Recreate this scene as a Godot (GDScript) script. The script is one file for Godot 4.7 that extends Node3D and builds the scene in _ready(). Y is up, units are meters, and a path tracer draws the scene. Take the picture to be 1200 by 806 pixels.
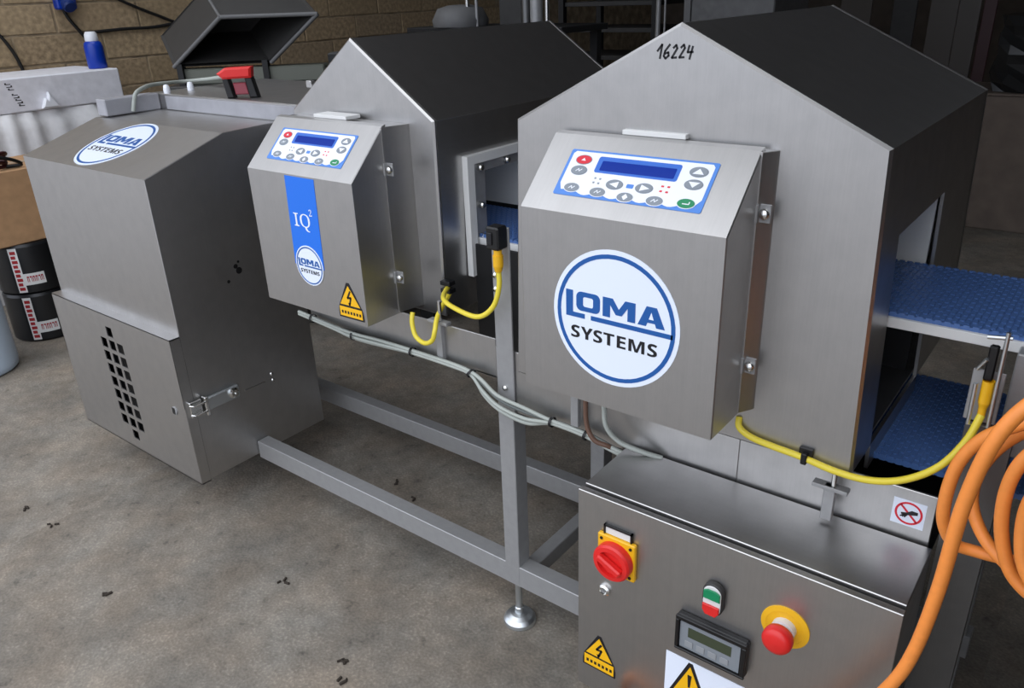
extends Node3D

var M := {}
var taken := {}

# ------------------------------------------------------------------ helpers
func numbered(parent: Node, called: String) -> String:
	var k := str(parent.get_instance_id()) + called
	if taken.has(k):
		taken[k] += 1
		return "%s_%03d" % [called, taken[k]]
	taken[k] = 0
	return called

func surf() -> SurfaceTool:
	var st := SurfaceTool.new()
	st.begin(Mesh.PRIMITIVE_TRIANGLES)
	return st

func thing(called: String, label: String, category: String, at := Vector3.ZERO, group := "") -> Node3D:
	var o := Node3D.new()
	o.name = numbered(self, called)
	add_child(o)
	o.position = at
	tag(o, label, category, group)
	return o

func tag(o: Node, label: String, category := "", group := "", kind := "") -> void:
	if label != "": o.set_meta("label", label)
	if category != "": o.set_meta("category", category)
	if group != "": o.set_meta("group", group)
	if kind != "": o.set_meta("kind", kind)

# one named mesh; the shape is given in world coordinates and moved to its parent
func obj(called: String, st, mat: Material, parent: Node3D = self) -> MeshInstance3D:
	var o := MeshInstance3D.new()
	o.name = numbered(parent, called)
	if st is SurfaceTool:
		o.mesh = st.commit()
	else:
		o.mesh = st
	o.material_override = mat
	parent.add_child(o)
	var p: Node = parent
	var off := Vector3.ZERO
	while p is Node3D and p != self:
		off += p.position
		p = p.get_parent()
	o.position = -off
	return o

func struct(called: String, st: SurfaceTool, mat: Material) -> MeshInstance3D:
	var o := obj(called, st, mat)
	o.set_meta("kind", "structure")
	return o

func tri(st: SurfaceTool, a: Vector3, b: Vector3, c: Vector3, n: Vector3) -> void:
	tri3(st, a, b, c, n, n, n)

func tri3(st: SurfaceTool, a: Vector3, b: Vector3, c: Vector3, na: Vector3, nb: Vector3, nc: Vector3) -> void:
	var w := (b - a).cross(c - a)
	if w.length_squared() < 1e-18: return
	if w.dot(na + nb + nc) > 0.0:
		st.set_normal(na); st.add_vertex(a)
		st.set_normal(nc); st.add_vertex(c)
		st.set_normal(nb); st.add_vertex(b)
	else:
		st.set_normal(na); st.add_vertex(a)
		st.set_normal(nb); st.add_vertex(b)
		st.set_normal(nc); st.add_vertex(c)

func quad(st: SurfaceTool, a: Vector3, b: Vector3, c: Vector3, d: Vector3, n: Vector3) -> void:
	tri(st, a, b, c, n)
	tri(st, a, c, d, n)

# polygon in local xy pushed along local z from d0 to d1, chamfered at both ends
func prism(st: SurfaceTool, poly, d0: float, d1: float, bev := 0.0, xf := Transform3D()) -> void:
	var p := PackedVector2Array(poly)
	if Geometry2D.is_polygon_clockwise(p): p.reverse()
	var n := p.size()
	var q := PackedVector2Array()
	for i in n:
		var e0 := (p[i] - p[(i + n - 1) % n]).normalized()
		var e1 := (p[(i + 1) % n] - p[i]).normalized()
		var n0 := Vector2(-e0.y, e0.x)
		var n1 := Vector2(-e1.y, e1.x)
		var m := n0 + n1
		q.append(p[i] + m * (bev / maxf(0.3, m.dot(n0))))
	var t := Geometry2D.triangulate_polygon(q)
	var B := xf.basis
	for k in range(0, t.size(), 3):
		for s in [[d1, 1.0], [d0, -1.0]]:
			tri(st, xf * Vector3(q[t[k]].x, q[t[k]].y, s[0]), xf * Vector3(q[t[k + 1]].x, q[t[k + 1]].y, s[0]), xf * Vector3(q[t[k + 2]].x, q[t[k + 2]].y, s[0]), (B * Vector3(0, 0, s[1])).normalized())
	for i in n:
		var j := (i + 1) % n
		var e := (p[j] - p[i]).normalized()
		var o := Vector3(e.y, -e.x, 0)
		quad(st, xf * Vector3(p[i].x, p[i].y, d0 + bev), xf * Vector3(p[j].x, p[j].y, d0 + bev), xf * Vector3(p[j].x, p[j].y, d1 - bev), xf * Vector3(p[i].x, p[i].y, d1 - bev), (B * o).normalized())
		if bev > 0.0:
			for s in [[d1, 1.0], [d0, -1.0]]:
				var z: float = s[0]
				var zi: float = z - s[1] * bev
				quad(st, xf * Vector3(p[i].x, p[i].y, zi), xf * Vector3(p[j].x, p[j].y, zi), xf * Vector3(q[j].x, q[j].y, z), xf * Vector3(q[i].x, q[i].y, z), (B * (o + Vector3(0, 0, s[1]))).normalized())

func rect(x0: float, y0: float, x1: float, y1: float, c := 0.0) -> PackedVector2Array:
	if c <= 0.0: return PackedVector2Array([Vector2(x0, y0), Vector2(x1, y0), Vector2(x1, y1), Vector2(x0, y1)])
	return PackedVector2Array([Vector2(x0 + c, y0), Vector2(x1 - c, y0), Vector2(x1, y0 + c), Vector2(x1, y1 - c), Vector2(x1 - c, y1), Vector2(x0 + c, y1), Vector2(x0, y1 - c), Vector2(x0, y0 + c)])

func round_rect(x0: float, y0: float, x1: float, y1: float, r: float, k := 5) -> PackedVector2Array:
	var out := PackedVector2Array()
	for c in [[x1 - r, y1 - r, 0.0], [x0 + r, y1 - r, PI / 2], [x0 + r, y0 + r, PI], [x1 - r, y0 + r, PI * 1.5]]:
		for i in k + 1:
			var a: float = c[2] + PI / 2 * i / k
			out.append(Vector2(c[0] + r * cos(a), c[1] + r * sin(a)))
	return out

func ellipse(cx: float, cy: float, rx: float, ry: float, k := 24) -> PackedVector2Array:
	var out := PackedVector2Array()
	for i in k: out.append(Vector2(cx + rx * cos(TAU * i / k), cy + ry * sin(TAU * i / k)))
	return out

func box(st: SurfaceTool, lo: Vector3, hi: Vector3, bev := 0.0, xf := Transform3D()) -> void:
	prism(st, rect(lo.x, lo.y, hi.x, hi.y, bev), lo.z, hi.z, bev, xf)

func annulus(st: SurfaceTool, c: Vector2, r0: float, r1: float, d0: float, d1: float, xf := Transform3D(), k := 56) -> void:
	for i in k:
		var a := TAU * i / k
		var b := TAU * (i + 1) / k
		var u := Vector2(cos(a), sin(a))
		var v := Vector2(cos(b), sin(b))
		var f := func(p: Vector2, z: float) -> Vector3: return xf * Vector3(p.x, p.y, z)
		quad(st, f.call(c + u * r0, d1), f.call(c + u * r1, d1), f.call(c + v * r1, d1), f.call(c + v * r0, d1), xf.basis.z.normalized())
		var m := xf.basis * Vector3(u.x + v.x, u.y + v.y, 0).normalized()
		quad(st, f.call(c + u * r1, d0), f.call(c + v * r1, d0), f.call(c + v * r1, d1), f.call(c + u * r1, d1), m)
		quad(st, f.call(c + u * r0, d0), f.call(c + v * r0, d0), f.call(c + v * r0, d1), f.call(c + u * r0, d1), -m)

func smooth_path(pts: Array, per := 8) -> PackedVector3Array:
	var out := PackedVector3Array()
	var n := pts.size()
	for i in n - 1:
		var p0: Vector3 = pts[maxi(i - 1, 0)]
		var p1: Vector3 = pts[i]
		var p2: Vector3 = pts[i + 1]
		var p3: Vector3 = pts[mini(i + 2, n - 1)]
		for k in per:
			var t := float(k) / per
			out.append(0.5 * (2.0 * p1 + (p2 - p0) * t + (2.0 * p0 - 5.0 * p1 + 4.0 * p2 - p3) * t * t + (3.0 * p1 - p0 - 3.0 * p2 + p3) * t * t * t))
	out.append(pts[n - 1])
	return out

func tube(st: SurfaceTool, pts, r: float, sides := 10) -> void:
	var p := PackedVector3Array(pts)
	var n := p.size()
	var up := Vector3.UP
	var rings := []
	var norms := []
	for i in n:
		var d := (p[mini(i + 1, n - 1)] - p[maxi(i - 1, 0)]).normalized()
		if i == 0: up = Vector3.UP if absf(d.y) < 0.9 else Vector3.RIGHT
		var s := d.cross(up).normalized()
		up = s.cross(d).normalized()
		var ring := PackedVector3Array()
		var nr := PackedVector3Array()
		for k in sides:
			var a := TAU * k / sides
			var o := s * cos(a) + up * sin(a)
			ring.append(p[i] + o * r)
			nr.append(o)
		rings.append(ring)
		norms.append(nr)
	for i in n - 1:
		for k in sides:
			var j := (k + 1) % sides
			tri3(st, rings[i][k], rings[i][j], rings[i + 1][j], norms[i][k], norms[i][j], norms[i + 1][j])
			tri3(st, rings[i][k], rings[i + 1][j], rings[i + 1][k], norms[i][k], norms[i + 1][j], norms[i + 1][k])
	for e in [[0, p[0] - p[1]], [n - 1, p[n - 1] - p[n - 2]]]:
		for k in range(1, sides - 1):
			tri(st, rings[e[0]][0], rings[e[0]][k], rings[e[0]][k + 1], e[1].normalized())

# profile of (radius, height) turned about local y
func lathe(st: SurfaceTool, prof: Array, xf := Transform3D(), segs := 24, smooth := false) -> void:
	var n := prof.size()
	var fl := []
	for i in n - 1:
		var d: Vector2 = prof[i + 1] - prof[i]
		fl.append(Vector2(d.y, -d.x).normalized())
	for i in n - 1:
		var a: Vector2 = prof[i]
		var b: Vector2 = prof[i + 1]
		var na: Vector2 = fl[i]
		var nb: Vector2 = fl[i]
		if smooth:
			if i > 0: na = (fl[i] + fl[i - 1]).normalized()
			if i < n - 2: nb = (fl[i] + fl[i + 1]).normalized()
		for k in segs:
			var u := TAU * k / segs
			var v := TAU * (k + 1) / segs
			var P := func(q: Vector2, w: float) -> Vector3: return xf * Vector3(q.x * cos(w), q.y, q.x * sin(w))
			var N := func(q: Vector2, w: float) -> Vector3: return (xf.basis * Vector3(q.x * cos(w), q.y, q.x * sin(w))).normalized()
			tri3(st, P.call(a, u), P.call(a, v), P.call(b, v), N.call(na, u), N.call(na, v), N.call(nb, v))
			tri3(st, P.call(a, u), P.call(b, v), P.call(b, u), N.call(na, u), N.call(nb, v), N.call(nb, u))

# frame whose local y points along d
func aim(at: Vector3, d: Vector3) -> Transform3D:
	var y := d.normalized()
	var x := y.cross(Vector3.RIGHT if absf(y.x) < 0.9 else Vector3.UP).normalized()
	return Transform3D(Basis(x, y, x.cross(y)), at)

# flat strokes of a pen or a printed sign
func stroke(st: SurfaceTool, pts: Array, w: float, d0: float, d1: float, xf := Transform3D()) -> void:
	for i in pts.size() - 1:
		var a: Vector2 = pts[i]
		var b: Vector2 = pts[i + 1]
		var e := (b - a).normalized()
		var o := Vector2(-e.y, e.x) * w * 0.5
		var g := e * w * 0.25
		prism(st, [a - o - g, b - o + g, b + o + g, a + o - g], d0, d1, 0.0, xf)

func lettering(words: String, bold: bool, serif: bool, lo: Vector2, hi: Vector2, d: float, mat: Material, parent: Node3D, xf: Transform3D, called := "lettering") -> MeshInstance3D:
	var f := SystemFont.new()
	f.font_names = PackedStringArray(["Droid Serif" if serif else "Droid Sans"])
	f.font_weight = 700 if bold else 400
	var t := TextMesh.new()
	t.text = words
	t.font = f
	t.font_size = 64
	t.pixel_size = 0.001
	t.depth = 0.01
	var ab := t.get_aabb()
	var s := Vector3((hi.x - lo.x) / ab.size.x, (hi.y - lo.y) / ab.size.y, d / 0.01)
	var local := Transform3D(Basis.from_scale(s), Vector3((lo.x + hi.x) / 2, (lo.y + hi.y) / 2, d / 2) - s * Vector3(ab.position.x + ab.size.x / 2, ab.position.y + ab.size.y / 2, 0))
	var st := surf()
	st.append_from(t, 0, xf * local)
	return obj(called, st, mat, parent)

# ------------------------------------------------------------------ materials
func mat(c: Color, rough := 0.6, metal := 0.0) -> StandardMaterial3D:
	var m := StandardMaterial3D.new()
	m.albedo_color = c
	m.roughness = rough
	m.metallic = metal
	return m

func brushed(across: bool) -> Array:
	var n := 512
	var rng := RandomNumberGenerator.new()
	rng.seed = 7
	var fine := FastNoiseLite.new()
	fine.seed = 3
	fine.frequency = 0.02
	fine.fractal_octaves = 4
	var cols := []
	for i in n: cols.append(rng.randf())
	var im := Image.create(n, n, false, Image.FORMAT_RGB8)
	var ro := Image.create(n, n, false, Image.FORMAT_RGB8)
	for y in n:
		for x in n:
			var ws := float(x) / n
			var wt := float(y) / n
			var v := lerpf(lerpf(fine.get_noise_2d(x, y), fine.get_noise_2d(x - n, y), ws), lerpf(fine.get_noise_2d(x, y - n), fine.get_noise_2d(x - n, y - n), ws), wt)
			var g: float = cols[y if across else x] * 0.6 + cols[(x * 7 + y / 9) % n] * 0.4
			var a := clampf(0.95 + v * 0.04 + (g - 0.5) * 0.025, 0, 1)
			im.set_pixel(x, y, Color(a, a, a))
			var r := clampf(0.90 - v * 0.10 + (g - 0.5) * 0.05, 0, 1)
			ro.set_pixel(x, y, Color(r, r, r))
	return [ImageTexture.create_from_image(im), ImageTexture.create_from_image(ro)]

func steel(c: Color, rough: float, tex: Array, scale := 1.6) -> StandardMaterial3D:
	var m := mat(c, rough, 1.0)
	m.albedo_texture = tex[0]
	m.roughness_texture = tex[1]
	m.uv1_triplanar = true
	m.uv1_scale = Vector3.ONE * scale
	return m

func concrete() -> StandardMaterial3D:
	var n := 1024
	var big := FastNoiseLite.new()
	big.seed = 11
	big.frequency = 0.006
	big.fractal_octaves = 4
	var mid := FastNoiseLite.new()
	mid.seed = 5
	mid.frequency = 0.035
	mid.fractal_octaves = 4
	var grit := FastNoiseLite.new()
	grit.seed = 9
	grit.frequency = 0.22
	grit.fractal_octaves = 2
	var tone := FastNoiseLite.new()
	tone.seed = 21
	tone.frequency = 0.009
	var rng := RandomNumberGenerator.new()
	rng.seed = 77
	var im := Image.create(n, n, false, Image.FORMAT_RGB8)
	var hi := Image.create(n, n, false, Image.FORMAT_RGB8)
	for y in n:
		for x in n:
			var b := big.get_noise_2d(x, y)
			var m := mid.get_noise_2d(x, y)
			var g := grit.get_noise_2d(x, y)
			var t := tone.get_noise_2d(x, y)
			var v := 0.60 + b * 0.10 + m * 0.06 + g * 0.06
			if m < -0.50: v -= (-0.50 - m) * 0.4
			v += rng.randf_range(-.028, .028)
			var s := smoothstep(.28, .5, tone.get_noise_2d(x * 2.3 + 400.0, y * 2.3)) * smoothstep(-.1, .3, m)
			v -= s * .07
			if g > 0.47 and b + m > 0.0: v += 0.05
			im.set_pixel(x, y, Color(clampf(v * (1.0 + t * 0.035), 0, 1), clampf(v * 0.965, 0, 1), clampf(v * (0.91 - t * 0.03), 0, 1)))
			var h := clampf(0.5 + m * 0.2 + g * 0.15, 0, 1)
			hi.set_pixel(x, y, Color(h, h, h))
	var mt := mat(Color(0.80, 0.78, 0.755), 0.82)
	mt.albedo_texture = ImageTexture.create_from_image(im)
	hi.bump_map_to_normal_map(3.0)
	mt.normal_enabled = true
	mt.normal_texture = ImageTexture.create_from_image(hi)
	mt.normal_scale = 0.35
	mt.uv1_triplanar = true
	mt.uv1_world_triplanar = true
	mt.uv1_scale = Vector3.ONE * 0.42
	return mt

func grained(c: Color, rough: float, amount: float, scale: float, sd: int, freq := 0.03) -> StandardMaterial3D:
	var n := 256
	var no := FastNoiseLite.new()
	no.seed = sd
	no.frequency = freq
	no.fractal_octaves = 4
	var im := Image.create(n, n, false, Image.FORMAT_RGB8)
	for y in n:
		for x in n:
			var ws := float(x) / n
			var wt := float(y) / n
			var v := lerpf(lerpf(no.get_noise_2d(x, y), no.get_noise_2d(x - n, y), ws), lerpf(no.get_noise_2d(x, y - n), no.get_noise_2d(x - n, y - n), ws), wt)
			var a := clampf(1.0 - amount + v * amount * 1.6, 0, 1)
			im.set_pixel(x, y, Color(a, a, a))
	var m := mat(c, rough)
	m.albedo_texture = ImageTexture.create_from_image(im)
	m.uv1_triplanar = true
	m.uv1_world_triplanar = true
	m.uv1_scale = Vector3.ONE * scale
	return m

func make_materials() -> void:
	var up := brushed(false)
	var along := brushed(true)
	M.steel = steel(Color(0.765, 0.76, 0.755), 0.44, up)
	M.steel_flat = steel(Color(0.765, 0.76, 0.755), 0.40, along)
	M.frame = steel(Color(0.66, 0.66, 0.66), 0.55, along, 3.0)
	M.frame.metallic = 0.45
	M.bright = mat(Color(0.86, 0.86, 0.85), 0.22, 1.0)
	M.dark_steel = steel(Color(0.5, 0.5, 0.5), 0.5, up)
	M.zinc = mat(Color(0.83, 0.85, 0.86), 0.38, 1.0)
	M.floor = concrete()
	M.white = mat(Color(0.93, 0.94, 0.96), 0.35)
	M.sticker = mat(Color(0.90, 0.93, 0.98), 0.4)
	M.plastic_white = mat(Color(0.86, 0.86, 0.85), 0.45)
	M.blue_print = mat(Color(0.09, 0.34, 0.62), 0.4)
	M.blue_strip = mat(Color(0.08, 0.44, 0.88), 0.4)
	M.pad_blue = mat(Color(0.30, 0.52, 0.83), 0.4)
	M.lcd_frame = mat(Color(0.20, 0.42, 0.78), 0.3)
	M.lcd = mat(Color(0.07, 0.20, 0.58), 0.15)
	M.black = mat(Color(0.045, 0.045, 0.05), 0.45)
	M.ink = mat(Color(0.06, 0.06, 0.08), 0.5)
	M.grey_button = mat(Color(0.52, 0.55, 0.58), 0.5)
	M.red = mat(Color(0.86, 0.15, 0.14), 0.35)
	M.red_button = mat(Color(0.84, 0.12, 0.20), 0.4)
	M.green_button = mat(Color(0.05, 0.52, 0.33), 0.4)
	M.yellow = mat(Color(0.92, 0.70, 0.10), 0.4)
	M.warning = mat(Color(0.95, 0.72, 0.05), 0.4)
	M.cable_yellow = mat(Color(0.90, 0.82, 0.24), 0.42)
	M.cable_grey = mat(Color(0.66, 0.68, 0.65), 0.45)
	M.cable_dark = mat(Color(0.12, 0.12, 0.12), 0.5)
	M.cable_brown = mat(Color(0.42, 0.31, 0.25), 0.5)
	M.orange = grained(Color(1.0, 0.60, 0.27), 0.45, 0.03, 8.0, 41)
	M.belt = mat(Color(0.31, 0.44, 0.66), 0.35)
	M.mortar = grained(Color(0.74, 0.66, 0.54), 0.95, 0.2, 1.0, 31)
	for k in 4:
		M["block%d" % k] = grained([Color(0.76, 0.66, 0.52), Color(0.735, 0.64, 0.50), Color(0.78, 0.68, 0.535), Color(0.725, 0.635, 0.51)][k], 0.92, 0.14, 1.7, 50 + k, 0.06)
	M.wall = grained(Color(0.38, 0.34, 0.30), 0.9, 0.1, 0.6, 61)
	M.yard = grained(Color(0.61, 0.595, 0.58), 0.9, 0.12, 0.5, 71)
	M.ceiling = grained(Color(0.62, 0.62, 0.63), 0.9, 0.1, 0.6, 62)
	M.carton = grained(Color(0.94, 0.94, 0.96), 0.75, 0.04, 2.0, 63)
	M.sack = grained(Color(0.93, 0.93, 0.93), 0.7, 0.05, 3.0, 64)
	M.cardboard = grained(Color(0.74, 0.58, 0.42), 0.8, 0.06, 2.0, 65)
	M.black_film = mat(Color(0.07, 0.075, 0.085), 0.35)
	M.sheet = grained(Color(0.66, 0.66, 0.68), 0.4, 0.06, 2.0, 67)
	M.drum = mat(Color(0.74, 0.80, 0.86), 0.4)
	M.blue_bottle = mat(Color(0.03, 0.22, 0.66), 0.35)
	M.dark_paint = grained(Color(0.20, 0.195, 0.19), 0.55, 0.1, 2.0, 66)
	M.black_paint = mat(Color(0.05, 0.05, 0.055), 0.6)
	M.grey_paint = grained(Color(0.42, 0.42, 0.42), 0.6, 0.08, 2.0, 67)
	M.olive_paint = mat(Color(0.40, 0.41, 0.37), 0.6)
	M.maroon = mat(Color(0.22, 0.05, 0.06), 0.5)
	M.strip = mat(Color(0.30, 0.275, 0.25), 0.5)
	M.film = mat(Color(0.15, 0.15, 0.15), 0.2)
	M.crate = grained(Color(0.50, 0.445, 0.40), 0.8, 0.08, 1.0, 81)
	M.soil = mat(Color(0.20, 0.17, 0.14), 0.9)
	var g := mat(Color(0.85, 0.9, 0.95, 0.22), 0.05)
	g.transparency = BaseMaterial3D.TRANSPARENCY_ALPHA
	M.clear = g

# ------------------------------------------------------------------ printed signs
# round white sticker: letters in units of its radius
func logo(parent: Node3D, xf: Transform3D, R: float, full := true) -> void:
	var X := xf * Transform3D(Basis.from_scale(Vector3(R, R, 1)), Vector3.ZERO)
	var st := surf()
	prism(st, ellipse(0, 0, 1, 1, 64), 0.0, 0.0008, 0.0, X)
	var sticker := obj("round_sticker", st, M.sticker, parent)
	tag(sticker, "round white sticker with blue ring, blue and black lettering")
	st = surf()
	annulus(st, Vector2.ZERO, 0.875, 0.935, 0.0008, 0.0013, X)
	obj("ring", st, M.blue_print, sticker)
	st = surf()
	var z0 := 0.0008
	var z1 := 0.0013
	prism(st, [Vector2(-.785, .315), Vector2(-.785, -.083), Vector2(-.470, -.083), Vector2(-.470, -.012), Vector2(-.668, -.012), Vector2(-.668, .315)], z0, z1, 0, X)
	# squared O as a band
	var o_out := round_rect(-.612, .03, -.222, .315, .08, 4)
	var o_in := round_rect(-.500, .098, -.334, .245, .03, 4)
	for i in o_out.size():
		var j := (i + 1) % o_out.size()
		prism(st, [o_out[i], o_out[j], o_in[j], o_in[i]], z0, z1, 0, X)
	prism(st, [Vector2(-.178, .03), Vector2(-.178, .315), Vector2(-.02, .315), Vector2(.078, .17), Vector2(.176, .315), Vector2(.334, .315), Vector2(.334, .03), Vector2(.215, .03), Vector2(.215, .215), Vector2(.125, .085), Vector2(.031, .085), Vector2(-.059, .215), Vector2(-.059, .03)], z0, z1, 0, X)
	prism(st, [Vector2(.372, .03), Vector2(.50, .315), Vector2(.652, .315), Vector2(.78, .03), Vector2(.652, .03), Vector2(.632, .085), Vector2(.52, .085), Vector2(.50, .03)], z0, z1, 0, X)
	prism(st, [Vector2(-.369, -.015), Vector2(-.369, -.083), Vector2(.90, -.083), Vector2(.90, -.015)], z0, z1, 0, X)
	obj("lettering", st, M.blue_print, sticker)
	# the counter of the A is cut in sticker white
	st = surf()
	prism(st, [Vector2(.540, .135), Vector2(.576, .24), Vector2(.612, .135)], z1, z1 + 0.0002, 0, X)
	obj("letter_counter", st, M.sticker, sticker)
	lettering("SYSTEMS", true, false, Vector2(-.70, -.40), Vector2(.68, -.21), 0.0005, M.ink, sticker, X * Transform3D(Basis(), Vector3(0, 0, z0)))

# yellow triangle over a strip, unit: width 1, centre of the base at the origin
func warning_sign(parent: Node3D, xf: Transform3D, w: float, h: float, base_h: float) -> void:
	var st := surf()
	prism(st, [Vector2(-w * .46, base_h), Vector2(-w * .5, base_h * .5), Vector2(-w * .5, 0), Vector2(w * .5, 0), Vector2(w * .5, base_h * .5), Vector2(w * .46, base_h), Vector2(w * .05, h), Vector2(-w * .05, h)], 0, 0.0008, 0.0, xf)
	var s := obj("warning_sign", st, M.ink, parent)
	tag(s, "yellow electric shock warning sticker with black outline")
	st = surf()
	var t := w * .05
	prism(st, [Vector2(-w * .40, base_h + t), Vector2(w * .40, base_h + t), Vector2(0, h - t * 1.7)], 0.0008, 0.0012, 0.0, xf)
	prism(st, rect(-w * .5 + t, t, w * .5 - t, base_h - t * .3), 0.0008, 0.0012, 0.0, xf)
	obj("yellow_field", st, M.warning, s)
	st = surf()
	var c := base_h + (h - base_h) * .36
	var u := (h - base_h) * .26
	stroke(st, [Vector2(u * .35, c + u * 1.15), Vector2(-u * .35, c + u * .05), Vector2(u * .38, c + u * .18), Vector2(-u * .05, c - u * 1.0)], w * .06, 0.0012, 0.0015, xf)
	prism(st, [Vector2(-u * .32, c - u * .68), Vector2(u * .30, c - u * .58), Vector2(-u * .14, c - u * 1.3)], 0.0012, 0.0015, 0, xf)
	for k in 7:
		var x := lerpf(-w * .38, w * .33, k / 6.0)
		prism(st, rect(x, base_h * .38, x + w * .07, base_h * .62), 0.0012, 0.0015, 0, xf)
	obj("lightning_mark", st, M.ink, s)

# ------------------------------------------------------------------ control unit
# shell corners: front y 0.809..1.130 at z -1.0017, slope up to y 1.231 at z -1.1044
func control_unit(shift: Vector3, label: String, with_logo: bool) -> void:
	var x0 := -0.7685
	var x1 := -0.4125
	var t := thing("control_unit", label, "control box", Vector3((x0 + x1) / 2, 0.809, -1.06) + shift, "keypad control boxes on the detector heads")
	var mv := Transform3D(Basis(), shift)
	# the cover: profile in (z, y) pushed along x
	var side := mv * Transform3D(Basis(Vector3(0, 0, 1), Vector3(0, 1, 0), Vector3(-1, 0, 0)), Vector3.ZERO)
	var st := surf()
	prism(st, [Vector2(-1.0017, .809), Vector2(-1.0017, 1.130), Vector2(-1.1044, 1.2315), Vector2(-1.1160, 1.2345), Vector2(-1.1160, .809)], -x1, -x0, 0.0018, side)
	var cover := obj("cover", st, M.steel, t)
	st = surf()
	var zb := -1.1268 if with_logo else -1.1676
	prism(st, [Vector2(x0 + .004, zb), Vector2(x1 + .0165, zb), Vector2(x1 + .0150, zb + .004), Vector2(x1 + .0015, -1.1000), Vector2(x1 - .003, -1.1000), Vector2(x1 - .003, -1.1185), Vector2(x0 + .004, -1.1185)], .812, 1.2300, .001, mv * Transform3D(Basis(Vector3(1, 0, 0), Vector3(0, 0, 1), Vector3(0, 1, 0)), Vector3.ZERO))
	obj("back_frame", st, M.steel, t)
	st = surf()
	box(st, Vector3(x0 + .006, .815, -1.119), Vector3(x1 - .006, 1.226, -1.1155), 0, mv)
	obj("gasket", st, M.black, t)
	# clamps on the right side
	for y in [1.142, .898]:
		st = surf()
		box(st, Vector3(x1 + .001, y - .014, -1.1080), Vector3(x1 + .020, y + .014, -1.1040), .001, mv)
		box(st, Vector3(x1 - .001, y - .014, -1.1080), Vector3(x1 + .003, y + .014, -1.0960), .001, mv)
		var c := obj("clamp", st, M.frame, t)
		st = surf()
		lathe(st, [Vector2(.0085, 0), Vector2(.0085, .004), Vector2(.006, .008), Vector2(0, .009)], mv * aim(Vector3(x1 + .0115, y, -1.1040), Vector3.BACK), 18, true)
		obj("clamp_screw", st, M.bright, c)
	# hinge pad on top
	st = surf()
	box(st, Vector3(-.648, 1.2345, -1.160), Vector3(-.538, 1.2425, -1.1165), .001, mv)
	tag(obj("hinge_pad", st, M.plastic_white, t), "white pad on top of the box")
	# keypad on the slope: u along x, v up the slope
	var v := Vector3(0, .1015, -.1027).normalized()
	var K := mv * Transform3D(Basis(Vector3.RIGHT, v, Vector3.RIGHT.cross(v)), Vector3(-.59, 1.130, -1.0017))
	st = surf()
	prism(st, rect(-.1285, .031, .1255, .1160, .002), 0, .0010, 0, K)
	var pad := obj("keypad", st, M.pad_blue, t)
	tag(pad, "blue and white membrane keypad with a blue display window")
	st = surf()
	var w := PackedVector2Array()
	w.append_array([Vector2(-.123, .108), Vector2(-.119, .1125), Vector2(.116, .1125), Vector2(.120, .108), Vector2(.120, .052)])
	for k in 41:
		var s := k / 40.0
		var x := lerpf(.112, -.117, s)
		w.append(Vector2(x, .0375 + .0032 * cos((x + .0985) / .0493 * TAU) + (.006 * pow(absf(x) / .12, 6))))
	w.append(Vector2(-.123, .052))
	prism(st, w, .0010, .0013, 0, K)
	obj("white_field", st, M.white, pad)
	st = surf()
	prism(st, round_rect(-.0725, .0770, .0700, .1065, .004), .0013, .0018, 0, K)
	var lf := obj("display_window", st, M.lcd_frame, pad)
	st = surf()
	prism(st, round_rect(-.0640, .0810, .0640, .0988, .002), .0018, .0020, 0, K)
	obj("display", st, M.lcd, lf)
	var spots := [["red", -.0990, .0975], ["x", -.0995, .0776], ["left", -.0268, .0596], ["right", .0243, .0596], ["up", .0986, .0975], ["down", .0984, .0757], ["one", -.0985, .0455], ["two", -.0500, .0430], ["three", -.0005, .0405], ["four", .0491, .0410], ["green", .0987, .0436]]
	for sp in spots:
		var cx: float = sp[1]
		var cy: float = sp[2]
		st = surf()
		prism(st, ellipse(cx, cy, .0150, .0090, 22), .0013, .0016, 0, K)
		var rim := obj("button_rim", st, M.white if cy < .05 else M.grey_button, pad)
		st = surf()
		var col: Material = M.grey_button
		if sp[0] == "red": col = M.red_button
		if sp[0] == "green": col = M.green_button
		prism(st, ellipse(cx, cy, .0138, .0079, 22), .0016, .0021, .0003, K)
		var b := obj("button", st, col, rim)
		if sp[0] == "red": tag(b, "red button")
		if sp[0] == "green": tag(b, "green button")
		st = surf()
		match sp[0]:
			"left": prism(st, [Vector2(cx - .009, cy), Vector2(cx + .006, cy + .0055), Vector2(cx + .006, cy - .0055)], .0021, .0023, 0, K)
			"right": prism(st, [Vector2(cx + .009, cy), Vector2(cx - .006, cy + .0055), Vector2(cx - .006, cy - .0055)], .0021, .0023, 0, K)
			"up": prism(st, [Vector2(cx, cy + .0055), Vector2(cx + .009, cy - .004), Vector2(cx - .009, cy - .004)], .0021, .0023, 0, K)
			"down": prism(st, [Vector2(cx, cy - .0055), Vector2(cx + .009, cy + .004), Vector2(cx - .009, cy + .004)], .0021, .0023, 0, K)
			"three": prism(st, [Vector2(cx, cy + .0055), Vector2(cx + .005, cy), Vector2(cx, cy - .0055), Vector2(cx - .005, cy)], .0021, .0023, 0, K)
			"green": stroke(st, [Vector2(cx + .005, cy + .0025), Vector2(cx + .005, cy - .0012), Vector2(cx - .005, cy - .0012)], .0016, .0021, .0023, K)
			"red": prism(st, [Vector2(cx - .004, cy - .002), Vector2(cx + .004, cy - .002), Vector2(cx, cy + .003)], .0021, .0023, 0, K)
			_: stroke(st, [Vector2(cx - .005, cy - .002), Vector2(cx - .001, cy + .0025), Vector2(cx + .001, cy - .002), Vector2(cx + .005, cy + .0022)], .0013, .0021, .0023, K)
		obj("button_mark", st, M.white, rim)
	st = surf()
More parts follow.
